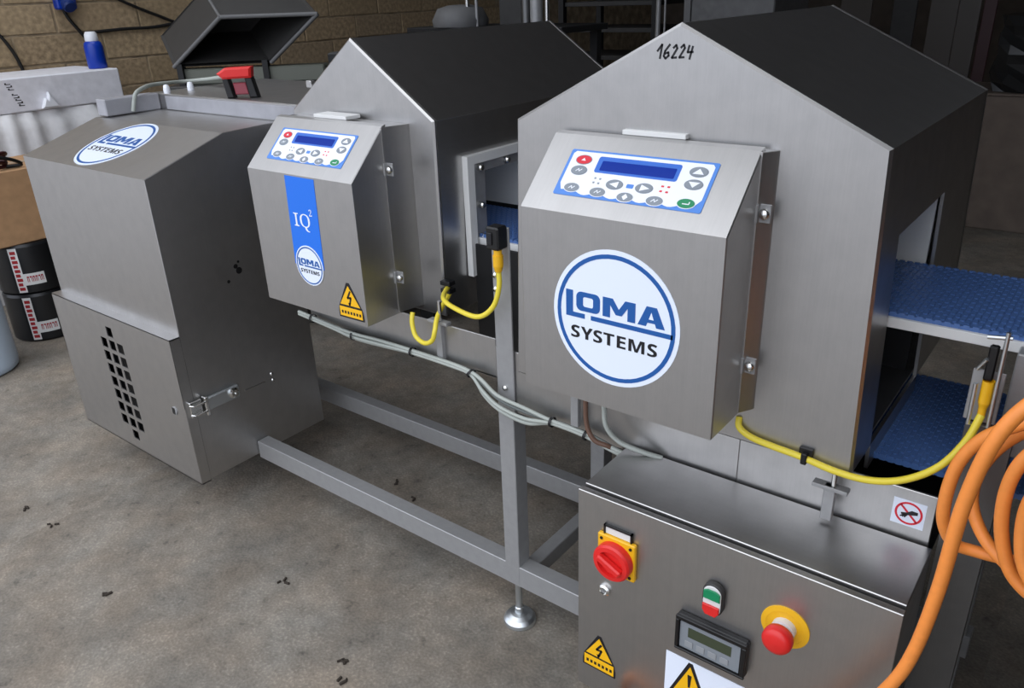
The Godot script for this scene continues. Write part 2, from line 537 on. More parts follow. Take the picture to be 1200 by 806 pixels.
	prism(st, rect(-.0060, .0565, .0060, .0635, .001), .0013, .0016, 0, K)
	obj("blue_mark", st, M.pad_blue, pad)
	st = surf()
	for q in [[-.066, .0655], [-.057, .0650], [-.066, .0575], [-.057, .0570]]:
		prism(st, rect(q[0], q[1], q[0] + .0035, q[1] + .003), .0013, .0015, 0, K)
	obj("dark_marks", st, M.grey_button, pad)
	st = surf()
	for q in [[.050, .0655], [.060, .0655], [.050, .0570], [.060, .0565]]:
		prism(st, rect(q[0], q[1], q[0] + .0045, q[1] + .003), .0013, .0015, 0, K)
	obj("red_marks", st, M.red_button, pad)
	var F := Transform3D(Basis(), Vector3(0, 0, -1.0017))
	if with_logo:
		logo(t, F * Transform3D(Basis(), Vector3(-.5885, .9695, 0)), .1145)
	else:
		F = Transform3D(Basis(), Vector3(0, 0, -1.0750))
		st = surf()
		prism(st, [Vector2(-1.4815, 1.0925), Vector2(-1.3820, 1.0925), Vector2(-1.3865, .886), Vector2(-1.4885, .886)], 0, .0008, 0, F)
		var strip := obj("blue_strip", st, M.blue_strip, t)
		tag(strip, "bright blue sticker strip with white lettering")
		lettering("IQ", false, true, Vector2(-1.4685, .9705), Vector2(-1.4135, 1.0105), .0005, M.white, strip, F * Transform3D(Basis(), Vector3(0, 0, .0008)))
		lettering("2", false, true, Vector2(-1.4125, 1.0085), Vector2(-1.4035, 1.0235), .0005, M.white, strip, F * Transform3D(Basis(), Vector3(0, 0, .0008)))
		logo(t, F * Transform3D(Basis(), Vector3(-1.4365, .8890, .0008)), .0475)
		warning_sign(t, F * Transform3D(Basis().rotated(Vector3.BACK, .02), Vector3(-1.3110, .7845, 0)), .082, .086, .028)

# ------------------------------------------------------------------ detector head
# a sheet lying in a plane x = const with an opening, between z lo..hi
func holed_side(st: SurfaceTool, x0: float, x1: float, zb: float, zf: float, yb: float, yt: float, hz0: float, hz1: float, hy0: float, hy1: float, lean := 0.0) -> void:
	var k := lean / (yt - yb)
	var xf := Transform3D(Basis(Vector3(1, 0, 0), Vector3(k, 1, 0), Vector3(0, 0, 1)), Vector3(-k * yb, 0, 0))
	box(st, Vector3(x0, yb, hz1), Vector3(x1, yt, zf), 0, xf)
	box(st, Vector3(x0, yb, zb), Vector3(x1, yt, hz0), 0, xf)
	box(st, Vector3(x0, hy1, hz0), Vector3(x1, yt, hz1), 0, xf)
	box(st, Vector3(x0, yb, hz0), Vector3(x1, hy0, hz1), 0, xf)

func detector_head(label: String, face: Array, zf: float, zb: float, hole: Array) -> Node3D:
	# face: left-bottom, left-eave, apex, right-eave, right-bottom (x, y)
	var lb: Vector2 = face[0]
	var le: Vector2 = face[1]
	var ap: Vector2 = face[2]
	var re: Vector2 = face[3]
	var rb: Vector2 = face[4]
	var t := thing("metal_detector_head", label, "metal detector", Vector3((lb.x + rb.x) / 2, lb.y, (zf + zb) / 2), "house-shaped detector heads on the conveyor")
	var st := surf()
	var th := .012
	prism(st, [lb, le, ap, re, rb], zf - th, zf, .0042)
	var front := obj("front_plate", st, M.steel, t)
	st = surf()
	prism(st, [lb, le, ap, re, rb], zb, zb + th, .002)
	obj("back_plate", st, M.steel, t)
	# roof and sides as one folded sheet
	st = surf()
	var inn := .003
	for s in [[le, ap, 1.0], [ap, re, 1.0]]:
		var a: Vector2 = s[0]
		var b: Vector2 = s[1]
		var nrm := Vector2(b.y - a.y, a.x - b.x).normalized()
		if nrm.y > 0: nrm = -nrm
		prism(st, [a + nrm * .001, b + nrm * .001, b + nrm * .007, a + nrm * .007], zb + th, zf - th)
	obj("roof_sheet", st, M.steel_flat, t)
	st = surf()
	var xr := rb.x - .001
	holed_side(st, xr - .006, xr, zb + th, zf - th, rb.y, re.y - .002, hole[0], hole[1], hole[2], hole[3], re.x - rb.x)
	obj("side_sheet", st, M.steel_flat, t)
	st = surf()
	var xl := lb.x + .001
	holed_side(st, xl, xl + .006, zb + th, zf - th, lb.y, le.y - .002, hole[0], hole[1], hole[2], hole[3], le.x - lb.x)
	obj("side_sheet", st, M.steel_flat, t)
	st = surf()
	box(st, Vector3(lb.x + .01, lb.y, zb + th), Vector3(rb.x - .01, lb.y + .006, zf - th))
	obj("bottom_sheet", st, M.steel_flat, t)
	# white tunnel liner between the two openings
	st = surf()
	var lz0: float = hole[0]
	var lz1: float = hole[1]
	var ly0: float = hole[2]
	var ly1: float = hole[3]
	var p0 := maxf(le.x, lb.x) + .006
	var p1 := minf(re.x, rb.x) - .006
	box(st, Vector3(p0, ly1, lz0 - .006), Vector3(p1, ly1 + .006, lz1 + .006))
	box(st, Vector3(p0, .94, lz0 - .006), Vector3(p1, ly1, lz0))
	box(st, Vector3(p0, .94, lz1), Vector3(p1, ly1, lz1 + .006))
	obj("tunnel_liner", st, M.plastic_white, t)
	st = surf()
	box(st, Vector3(p0, ly0 - .006, lz0 - .006), Vector3(p1, ly0, lz1 + .006))
	box(st, Vector3(p0, ly0, lz0 - .006), Vector3(p1, .94, lz0))
	box(st, Vector3(p0, ly0, lz1), Vector3(p1, .94, lz1 + .006))
	obj("lower_tunnel", st, M.black_paint, t)
	return t

func handwritten(parent: Node3D) -> void:
	var xf := Transform3D(Basis(), Vector3(0, 0, -1.127))
	var st := surf()
	var base := Vector2(-.5985, 1.3490)
	var s := .0105
	var glyphs := {
		0: [[Vector2(0, .9), Vector2(.55, 1.7), Vector2(.62, 0)]],
		1: [[Vector2(1.75, 1.7), Vector2(1.2, .9), Vector2(1.15, .3), Vector2(1.5, 0), Vector2(1.9, .35), Vector2(1.75, .75), Vector2(1.25, .6)]],
		2: [[Vector2(2.4, 1.3), Vector2(2.75, 1.65), Vector2(3.0, 1.25), Vector2(2.45, .1), Vector2(3.15, .15)]],
		3: [[Vector2(3.55, 1.35), Vector2(3.9, 1.7), Vector2(4.15, 1.3), Vector2(3.6, .15), Vector2(4.3, .2)]],
		4: [[Vector2(4.75, 1.6), Vector2(4.7, .8), Vector2(5.5, .85)], [Vector2(5.3, 1.5), Vector2(5.2, 0)]],
	}
	for k in glyphs:
		for line in glyphs[k]:
			var pts := []
			for p in line: pts.append(base + Vector2(p.x * s * 1.0 + p.y * s * .22, p.y * s * 1.1))
			stroke(st, pts, .0031, 0, .0004, xf)
	tag(obj("handwritten_number", st, M.ink, parent), "black marker pen number 16224")

# ------------------------------------------------------------------ scene
func _ready() -> void:
	# camera, sky, exposure
	var cam := Camera3D.new()
	cam.name = "camera"
	add_child(cam)
	cam.transform = Transform3D(Basis(Vector3(.79206, -.03427, -.60948), Vector3(-.22457, .91205, -.34312), Vector3(.56763, .40864, .71470)), Vector3(0, 1.45, 0))
	cam.fov = 47.05
	cam.near = 0.05
	cam.far = 200.0
	cam.current = true
	var we := WorldEnvironment.new()
	we.name = "environment"
	var env := Environment.new()
	env.background_mode = Environment.BG_SKY
	var sky := Sky.new()
	var sm := ProceduralSkyMaterial.new()
	sm.sky_top_color = Color(0.97, 0.98, 1.0)
	sm.sky_horizon_color = Color(0.67, 0.70, 0.76)
	sm.sky_curve = 0.8
	sm.ground_horizon_color = Color(0.50, 0.49, 0.47)
	sm.ground_bottom_color = Color(0.40, 0.39, 0.37)
	sm.sky_energy_multiplier = 1.0
	sky.sky_material = sm
	env.sky = sky
	env.ambient_light_source = Environment.AMBIENT_SOURCE_SKY
	env.tonemap_mode = Environment.TONE_MAPPER_LINEAR
	env.tonemap_exposure = 3.1
	env.sdfgi_enabled = true
	env.ssao_enabled = true
	env.ssil_enabled = true
	we.environment = env
	add_child(we)
	make_materials()
	build_room()
	build_left_cabinet()
	build_frame()
	build_heads()
	build_control_cabinet()
	build_cables()
	build_left_background()
	build_right_background()

func build_room() -> void:
	var st := surf()
	box(st, Vector3(-5.8, -.2, -10.4), Vector3(6.2, 0, -.35))
	box(st, Vector3(-5.1, -.2, -.35), Vector3(.45, 0, .35))
	struct("floor", st, M.floor)
	st = surf()
	box(st, Vector3(-30, -.2, .35), Vector3(30, -.002, 40))
	box(st, Vector3(-30, -.2, -.35), Vector3(-5.1, -.002, .35))
	box(st, Vector3(.45, -.2, -.35), Vector3(30, -.002, .35))
	struct("ground", st, M.yard)
	# block wall on the left: mortar bed with proud blocks
	st = surf()
	box(st, Vector3(-5.8, 0, -10.4), Vector3(-5.412, 4.0, -.35))
	var wl := struct("wall_left", st, M.mortar)
	var rng := RandomNumberGenerator.new()
	rng.seed = 4
	var kinds := []
	for k in 3:
		st = surf()
		box(st, Vector3(-.03, .006, .007), Vector3(.004 + k * .002, .166, .533), .003)
		kinds.append(st.commit())
	for row in range(3, 14):
		var y := 1.300 + (row - 7) * .172
		var z0 := -7.02 + (.27 if row % 2 else 0.0)
		for c in 13:
			var z := z0 + c * .54
			if z > -1.1: continue
			var b := MeshInstance3D.new()
			b.name = numbered(wl, "block")
			b.mesh = kinds[rng.randi() % 3]
			b.material_override = M["block%d" % (rng.randi() % 4)]
			wl.add_child(b)
			b.position = Vector3(-5.412, y, z)
	st = surf()
	box(st, Vector3(-5.8, 0, -10.4), Vector3(6.2, 4.0, -10.0))
	struct("wall_back", st, M.wall)
	st = surf()
	box(st, Vector3(5.8, 0, -10.0), Vector3(6.2, 4.0, -.35))
	struct("wall_right", st, M.wall)
	st = surf()
	# rooflights: one over the left end, one far back on the right
	box(st, Vector3(-5.8, 4.0, -10.4), Vector3(6.2, 4.15, -6.2))
	box(st, Vector3(-5.8, 4.0, -6.2), Vector3(1.4, 4.15, -3.6))
	box(st, Vector3(2.4, 4.0, -6.2), Vector3(6.2, 4.15, -3.6))
	box(st, Vector3(1.4, 4.0, -4.8), Vector3(2.4, 4.15, -3.6))
	box(st, Vector3(-5.8, 4.0, -3.6), Vector3(-4.95, 4.15, -.35))
	box(st, Vector3(-4.95, 4.0, -3.6), Vector3(-2.7, 4.15, -2.8))
	box(st, Vector3(-2.7, 4.0, -3.6), Vector3(6.2, 4.15, -.35))
	box(st, Vector3(-4.95, 4.0, -.75), Vector3(-2.7, 4.15, -.35))
	struct("ceiling", st, M.ceiling)
	st = surf()
	box(st, Vector3(-5.412, 0, -.60), Vector3(-5.1, 4.0, -.35))
	box(st, Vector3(.25, 0, -.60), Vector3(5.8, 4.0, -.35))
	box(st, Vector3(-5.1, 3.7, -.60), Vector3(.25, 4.0, -.35))
	struct("wall_front", st, M.wall)

# ------------------------------------------------------------------ sheet-steel cabinet at the far end
func build_left_cabinet() -> void:
	var x0 := -2.664
	var x1 := -1.969
	var t := thing("reject_cabinet", "tall sheet-steel cabinet with sloped hood and perforated lower door, left of the conveyor", "cabinet", Vector3(-2.32, .143, -1.2))
	# hood and body: profile (z, y) along x
	var side := Transform3D(Basis(Vector3(0, 0, 1), Vector3(0, 1, 0), Vector3(-1, 0, 0)), Vector3.ZERO)
	var st := surf()
	prism(st, [Vector2(-1.004, .143), Vector2(-1.004, 1.0425), Vector2(-1.249, 1.123), Vector2(-1.440, 1.1275), Vector2(-1.440, .143)], -x1, -x0, .002, side)
	obj("body", st, M.steel, t)
	# lower door with a real perforation
	st = surf()
	var zf := -.974
	var th := .003
	var xs := [x0 - .004]
	var ys := [.140]
	var hw := .0172
	var hh := .0160
	for c in [-2.371, -2.3215, -2.274]:
		xs.append(c - hw)
		xs.append(c + hw)
	xs.append(x1 + .002)
	for r in 9:
		var y := .1935 + r * .0447
		ys.append(y - hh)
		ys.append(y + hh)
	ys.append(.6085)
	for i in xs.size() - 1:
		for j in ys.size() - 1:
			var row := (j - 1) / 2
			var col := (i - 1) / 2
			var hole := i % 2 == 1 and j % 2 == 1 and (col == 1 or (row > 0 and row < 8))
			var a := Vector3(xs[i], ys[j], zf)
			var b := Vector3(xs[i + 1], ys[j + 1], zf)
			if not hole:
				quad(st, a, Vector3(b.x, a.y, zf), b, Vector3(a.x, b.y, zf), Vector3.BACK)
				quad(st, Vector3(a.x, a.y, zf - th), Vector3(b.x, a.y, zf - th), Vector3(b.x, b.y, zf - th), Vector3(a.x, b.y, zf - th), Vector3.FORWARD)
			else:
				var d := Vector3(0, 0, -th)
				quad(st, a, Vector3(b.x, a.y, zf), Vector3(b.x, a.y, zf) + d, a + d, Vector3.UP)
				quad(st, Vector3(a.x, b.y, zf), b, b + d, Vector3(a.x, b.y, zf) + d, Vector3.DOWN)
				quad(st, a, Vector3(a.x, b.y, zf), Vector3(a.x, b.y, zf) + d, a + d, Vector3.RIGHT)
				quad(st, Vector3(b.x, a.y, zf), b, b + d, Vector3(b.x, a.y, zf) + d, Vector3.LEFT)
	# returned edges of the door
	box(st, Vector3(x1 - .001, .140, -1.004), Vector3(x1 + .002, .6085, zf))
	box(st, Vector3(x0 - .004, .140, -1.004), Vector3(x0 - .001, .6085, zf))
	box(st, Vector3(x0 - .004, .6055, -1.004), Vector3(x1 + .002, .6085, zf))
	box(st, Vector3(x0 - .004, .140, -1.004), Vector3(x1 + .002, .143, zf))
	var door := obj("door", st, M.steel, t)
	# key lock on the door
	st = surf()
	lathe(st, [Vector2(.013, 0), Vector2(.013, .003), Vector2(0, .0035)], aim(Vector3(-2.0285, .373, zf), Vector3.BACK), 18)
	obj("lock", st, M.frame, door)
	st = surf()
	prism(st, rect(-2.036, .363, -2.022, .383), 0, .004, 0, Transform3D(Basis(), Vector3(0, 0, zf)))
	obj("keyhole", st, M.black, door)
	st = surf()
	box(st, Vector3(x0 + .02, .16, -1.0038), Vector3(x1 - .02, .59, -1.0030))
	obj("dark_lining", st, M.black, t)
	# toggle latch on the side
	st = surf()
	box(st, Vector3(x1, .362, -1.022), Vector3(x1 + .012, .412, -.984), .002)
	for y in [.372, .402]:
		tube(st, [Vector3(x1 + .010, y, -.985), Vector3(x1 + .022, y, -.992), Vector3(x1 + .022, y, -1.03)], .003, 8)
	box(st, Vector3(x1 + .004, .356, -1.037), Vector3(x1 + .024, .416, -1.026), .002)
	var latch := obj("toggle_latch", st, M.bright, t)
	st = surf()
	box(st, Vector3(x1 + .001, .366, -1.145), Vector3(x1 + .016, .408, -1.030), .004)
	obj("latch_lever", st, M.zinc, latch)
	st = surf()
	lathe(st, [Vector2(.016, 0), Vector2(.016, .005), Vector2(.010, .008), Vector2(.005, .008), Vector2(.005, .004), Vector2(0, .004)], aim(Vector3(x1 + .016, .389, -1.122), Vector3.RIGHT), 20)
	obj("latch_pivot", st, M.bright, latch)
	for p in [Vector2(.386, -1.270), Vector2(.364, -1.272)]:
		st = surf()
		lathe(st, [Vector2(.006, 0), Vector2(.005, .003), Vector2(0, .004)], aim(Vector3(x1, p.x, p.y), Vector3.RIGHT), 12, true)
		obj("rivet", st, M.bright, t)
	st = surf()
	tube(st, [Vector3(x1 + .002, .372, -1.170), Vector3(x1 + .002, .371, -1.242)], .0018, 6)
	obj("scratch_wire", st, M.bright, t)
	for p in [[.7527, -1.2154, .007], [.738, -1.224, .010], [.7152, -1.1849, .005], [.764, -1.226, .004]]:
		st = surf()
		lathe(st, [Vector2(p[2], 0), Vector2(p[2], .0006), Vector2(0, .0006)], aim(Vector3(x1, p[0], p[1]), Vector3.RIGHT), 14)
		obj("bolt_hole", st, M.black, t)
	# feet beneath, set back
	for x in [-2.52, -2.34]:
		for z in [-1.22, -1.38]:
			st = surf()
			lathe(st, [Vector2(0, 0), Vector2(.03, 0), Vector2(.03, .012), Vector2(.01, .02), Vector2(.01, .143)], Transform3D(Basis(), Vector3(x, 0, z)), 14)
			obj("foot", st, M.zinc, t)
	# sticker on the slope
	var v := Vector3(0, .0805, -.245).normalized()
	logo(t, Transform3D(Basis(Vector3.RIGHT, v, Vector3.RIGHT.cross(v)), Vector3(-2.3265, 1.0425 + v.y * .1345, -1.004 + v.z * .1345)), .124)
	# low guard behind the hood top
	var g := thing("guard_tray", "low pale grey sheet guard standing on the back of the sloped-hood cabinet", "guard", Vector3(-2.2, 1.1275, -1.5))
	st = surf()
	box(st, Vector3(-2.655, 1.1275, -1.442), Vector3(-2.600, 1.1790, -1.256), .003)
	obj("side_wing", st, M.sheet, g)
	st = surf()
	box(st, Vector3(-2.655, 1.1100, -1.90), Vector3(-1.72, 1.1780, -1.4425), .003)
	obj("lid", st, M.steel_flat, g)
	st = surf()
	box(st, Vector3(-2.56, 1.130, -1.4420), Vector3(-1.725, 1.1720, -1.4385), .001)
	obj("front_panel", st, M.sheet, g)
	for x in [[-2.5677, -1.455], [-2.5650, -1.540]]:
		st = surf()
		lathe(st, [Vector2(.011, 0), Vector2(.011, .014), Vector2(.008, .026), Vector2(0, .028)], Transform3D(Basis(), Vector3(x[0], 1.178, x[1])), 14, true)
		obj("white_knob", st, M.white, g)

# ------------------------------------------------------------------ conveyor
func build_frame() -> void:
	var t := thing("conveyor", "stainless steel belt conveyor frame on legs carrying both detector heads", "conveyor", Vector3(-1.0, 0, -1.37))
	var st := surf()
	# long rails
	box(st, Vector3(-1.967, .131, -1.219), Vector3(-.04, .190, -1.177), .0015)
	obj("rail", st, M.frame, t)
	st = surf()
	box(st, Vector3(-2.75, .118, -1.601), Vector3(-.04, .177, -1.559), .0015)
	obj("rail", st, M.frame, t)
	# legs
	for p in [[-.9805, -.9380, -1.219, -1.177, .615], [-.9805, -.9380, -1.601, -1.559, .70], [-2.74, -2.70, -1.601, -1.559, .70]]:
		st = surf()
		box(st, Vector3(p[0], .131 if p[1] > -1 else .0, p[2]), Vector3(p[1], p[4], p[3] + .0006), .0015)
		obj("leg", st, M.frame, t)
	# cross rails
	for x in [-.955, -.12]:
		st = surf()
		box(st, Vector3(x, .131, -1.56), Vector3(x + .035, .175, -1.218), .002)
		obj("cross_rail", st, M.frame, t)
	# adjustable feet
	for p in [[-.9592, -1.198], [-.9592, -1.58]]:
		st = surf()
		lathe(st, [Vector2(0, 0), Vector2(.040, 0), Vector2(.0415, .004), Vector2(.040, .012), Vector2(.033, .021), Vector2(.022, .027), Vector2(.012, .030), Vector2(.011, .044), Vector2(.0085, .046), Vector2(.0085, .135), Vector2(0, .135)], Transform3D(Basis(), Vector3(p[0], 0, p[1])), 26)
		obj("foot", st, M.zinc, t)
	# side plates: narrow at the left of the leg, deep at its right
	st = surf()
	box(st, Vector3(-1.60, .684, -1.183), Vector3(-.981, .777, -1.1785), .001)
	box(st, Vector3(-1.60, .684, -1.20), Vector3(-.981, .688, -1.1785), 0)
	obj("side_plate", st, M.steel, t)
	st = surf()
	box(st, Vector3(-.9804, .615, -1.183), Vector3(-.432, .760, -1.177), .001)
	obj("side_plate", st, M.steel, t)
	st = surf()
	box(st, Vector3(-.4315, .615, -1.1825), Vector3(-.1155, .7205, -1.1765), .001)
	obj("side_plate", st, M.steel, t)
	st = surf()
	box(st, Vector3(-1.60, .684, -1.60), Vector3(-.60, .777, -1.594), .001)
	obj("side_plate", st, M.steel, t)
	# upright strip between the heads, carries the sensor
	st = surf()
	box(st, Vector3(-.9740, .60, -1.176), Vector3(-.9290, 1.028, -1.171), .001)
	var up := obj("upright", st, M.frame, t)
	for p in [[-.966, .925], [-.966, .895], [-.952, .672]]:
		st = surf()
		lathe(st, [Vector2(.0065, 0), Vector2(.006, .004), Vector2(0, .006)], aim(Vector3(p[0], p[1], -1.171), Vector3.BACK), 12, true)
		obj("screw", st, M.bright, up)
	st = surf()
	box(st, Vector3(-1.165, .66, -1.345), Vector3(-.885, .915, -1.339), .001)
	obj("inner_guard", st, M.black_paint, t)
	st = surf()
	box(st, Vector3(-.86, .605, -1.60), Vector3(-.112, .610, -1.19), .001)
	obj("drip_tray", st, M.black_paint, t)
	# post at the right end
	st = surf()
	prism(st, [Vector2(-.104, -1.235), Vector2(-.104, -1.180), Vector2(-.042, -1.180), Vector2(-.042, -1.235), Vector2(-.048, -1.235), Vector2(-.048, -1.188), Vector2(-.098, -1.188), Vector2(-.098, -1.235)], 0, .86, 0, Transform3D(Basis(Vector3(1, 0, 0), Vector3(0, 0, 1), Vector3(0, 1, 0)), Vector3.ZERO))
	obj("post", st, M.dark_steel, t)
	st = surf()
	box(st, Vector3(-.064, .80, -1.30), Vector3(.01, .962, -1.215), .002)
	obj("end_bracket", st, M.frame, t)
	st = surf()
	box(st, Vector3(-.10, 0, -1.60), Vector3(-.05, .69, -1.56), .002)
	obj("leg", st, M.frame, t)
	st = surf()
	tube(st, smooth_path([Vector3(.005, .90, -1.235), Vector3(.03, .965, -1.225), Vector3(.055, .985, -1.15), Vector3(.065, .955, -1.06), Vector3(.065, .97, -.96), Vector3(.065, 1.01, -.94)], 6), .007, 9)
	obj("hook", st, M.frame, t)
	# T-shaped lifting clamps
	for p in [[-1.137, .798, .685, -1.168], [-.7625, .735, .648, -1.150], [-.2645, .716, .640, -1.140]]:
		st = surf()
		box(st, Vector3(p[0] - .009, p[2], p[3] - .012), Vector3(p[0] + .009, p[1] - .012, p[3]), .001)
		var c := obj("clamp", st, M.frame, t)
		st = surf()
		box(st, Vector3(p[0] - .028, p[1] - .019, p[3] - .016), Vector3(p[0] + .028, p[1] - .012, p[3] + .002), .001)
		obj("clamp_plate", st, M.frame, c)
		st = surf()
		lathe(st, [Vector2(.0045, 0), Vector2(.0045, .065), Vector2(0, .065)], Transform3D(Basis(), Vector3(p[0] + .004, p[1] - .03, p[3] - .006)), 10)
		obj("clamp_bolt", st, M.bright, c)
	# belt: a base with staggered raised links, above and returning below
	for run in [[-.905, .26, .9735, -1.525, -1.256], [-1.64, -1.0, .932, -1.590, -1.365], [-.86, .02, .715, -1.62, -1.268]]:
		st = surf()
		var y: float = run[2]
		box(st, Vector3(run[0], y - .010, run[3]), Vector3(run[1], y - .002, run[4]))
		var x: float = run[0]
		var odd := 0
		while x < run[1] - .006:
			var z: float = run[3] + .002 + (.011 if odd % 2 else 0.0)
			while z < run[4] - .016:
				box(st, Vector3(x, y - .0021, z), Vector3(x + .0055, y, z + .017))
				z += .022
			x += .0085
			odd += 1
		for e in [run[3], run[4] - .004]:
			x = run[0]
			while x < run[1] - .01:
				box(st, Vector3(x + .002, y - .0105, e), Vector3(x + .0105, y + .0005, e + .005))
				x += .0127
		tag(obj("belt", st, M.belt, t), "blue modular plastic belt")
	# white wear strips along the belts
	for w in [[-1.252, -.905, .26, .9665], [-1.533, -.905, .26, .9665], [-1.361, -1.64, -1.0, .925], [-1.594, -1.64, -1.0, .925]]:
		st = surf()
		box(st, Vector3(w[1], w[3] - .0165, w[0] - .004), Vector3(w[2], w[3], w[0] + .004), .001)
		tag(obj("wear_strip", st, M.plastic_white, t), "white plastic strip along the belt edge")
	for w in [[-.90, .93, -1.53, -1.255], [.20, .93, -1.53, -1.255], [-1.64, .889, -1.59, -1.37], [-1.04, .889, -1.59, -1.37]]:
		st = surf()
		box(st, Vector3(w[0], w[1], w[2]), Vector3(w[0] + .03, w[1] + .02, w[3]))
		obj("belt_support", st, M.frame, t)
	# no-touching sign on the right side plate
	var F := Transform3D(Basis(), Vector3(0, 0, -1.1765))
	st = surf()
	prism(st, rect(-.1755, .6550, -.1275, .7015), 0, .0008, 0, F)
	var s := obj("hand_sign", st, M.sticker, t)
	tag(s, "white square sticker with red prohibition ring over a black hand")
	st = surf()
	var c := Vector2(-.1512, .6785)
	annulus(st, c, .0170, .0203, .0008, .0012, F, 32)
	stroke(st, [c + Vector2(-.0125, .0125), c + Vector2(.0125, -.0125)], .0033, .0008, .0012, F)
	obj("prohibition_ring", st, M.red_button, s)
	st = surf()
	prism(st, [c + Vector2(.013, .006), c + Vector2(.004, .0065), c + Vector2(-.003, .001), c + Vector2(-.011, -.001), c + Vector2(-.0105, -.004), c + Vector2(-.004, -.004), c + Vector2(.003, -.002), c + Vector2(.013, .001)], .0012, .0016, 0, F)
	for k in 3:
		stroke(st, [c + Vector2(-.002 - k * .002, -.003), c + Vector2(-.005 - k * .003, -.008)], .002, .0012, .0016, F)
	obj("hand_mark", st, M.ink, s)

func build_heads() -> void:
	var big := detector_head("larger house-shaped steel detector head with handwritten number, at the front right of the conveyor", [Vector2(-.884, .745), Vector2(-.8668, 1.2435), Vector2(-.5605, 1.3990), Vector2(-.2482, 1.2435), Vector2(-.2330, .745)], -1.127, -1.823, [-1.545, -1.235, .70, 1.101])
	handwritten(big)
	detector_head("smaller house-shaped steel detector head standing behind, between the hooded cabinet and the larger head", [Vector2(-1.6400, .762), Vector2(-1.6370, 1.2048), Vector2(-1.4088, 1.3670), Vector2(-1.1740, 1.2048), Vector2(-1.1800, .762)], -1.241, -2.01, [-1.60, -1.40, .86, 1.085])
	control_unit(Vector3.ZERO, "control box with large round white lettered sticker, on the larger detector head", true)
	control_unit(Vector3(-.8500, -.0340, -.0733), "control box with bright blue lettered strip and warning triangle, on the smaller detector head", false)
	var f := get_node("metal_detector_head_001")
	var st := surf()
	box(st, Vector3(-1.574, 1.2560, -1.256), Vector3(-1.556, 1.2730, -1.240), .002)
	obj("lug", st, M.steel, f)
	# white flange around the smaller head's outlet
	st = surf()
	var x := -1.177
	holed_side(st, x, x + .016, -1.66, -1.327, .838, 1.117, -1.640, -1.350, .842, 1.097)
	tag(obj("outlet_flange", st, M.plastic_white, f), "white plastic flange around the outlet")
	st = surf()
	holed_side(st, x - .002, x + .008, -1.640, -1.350, .842, 1.097, -1.60, -1.395, .86, 1.075)
	var inner := obj("inner_flange", st, M.frame, f)
	for p in [[1.086, -1.372], [1.000, -1.372], [.925, -1.372], [.853, -1.372], [1.087, -1.47], [1.087, -1.56]]:
		st = surf()
		lathe(st, [Vector2(.008, 0), Vector2(.008, .010), Vector2(.006, .014), Vector2(0, .014)], aim(Vector3(x + .008, p[0], p[1]), Vector3.RIGHT), 12)
		obj("bolt", st, M.bright, inner)

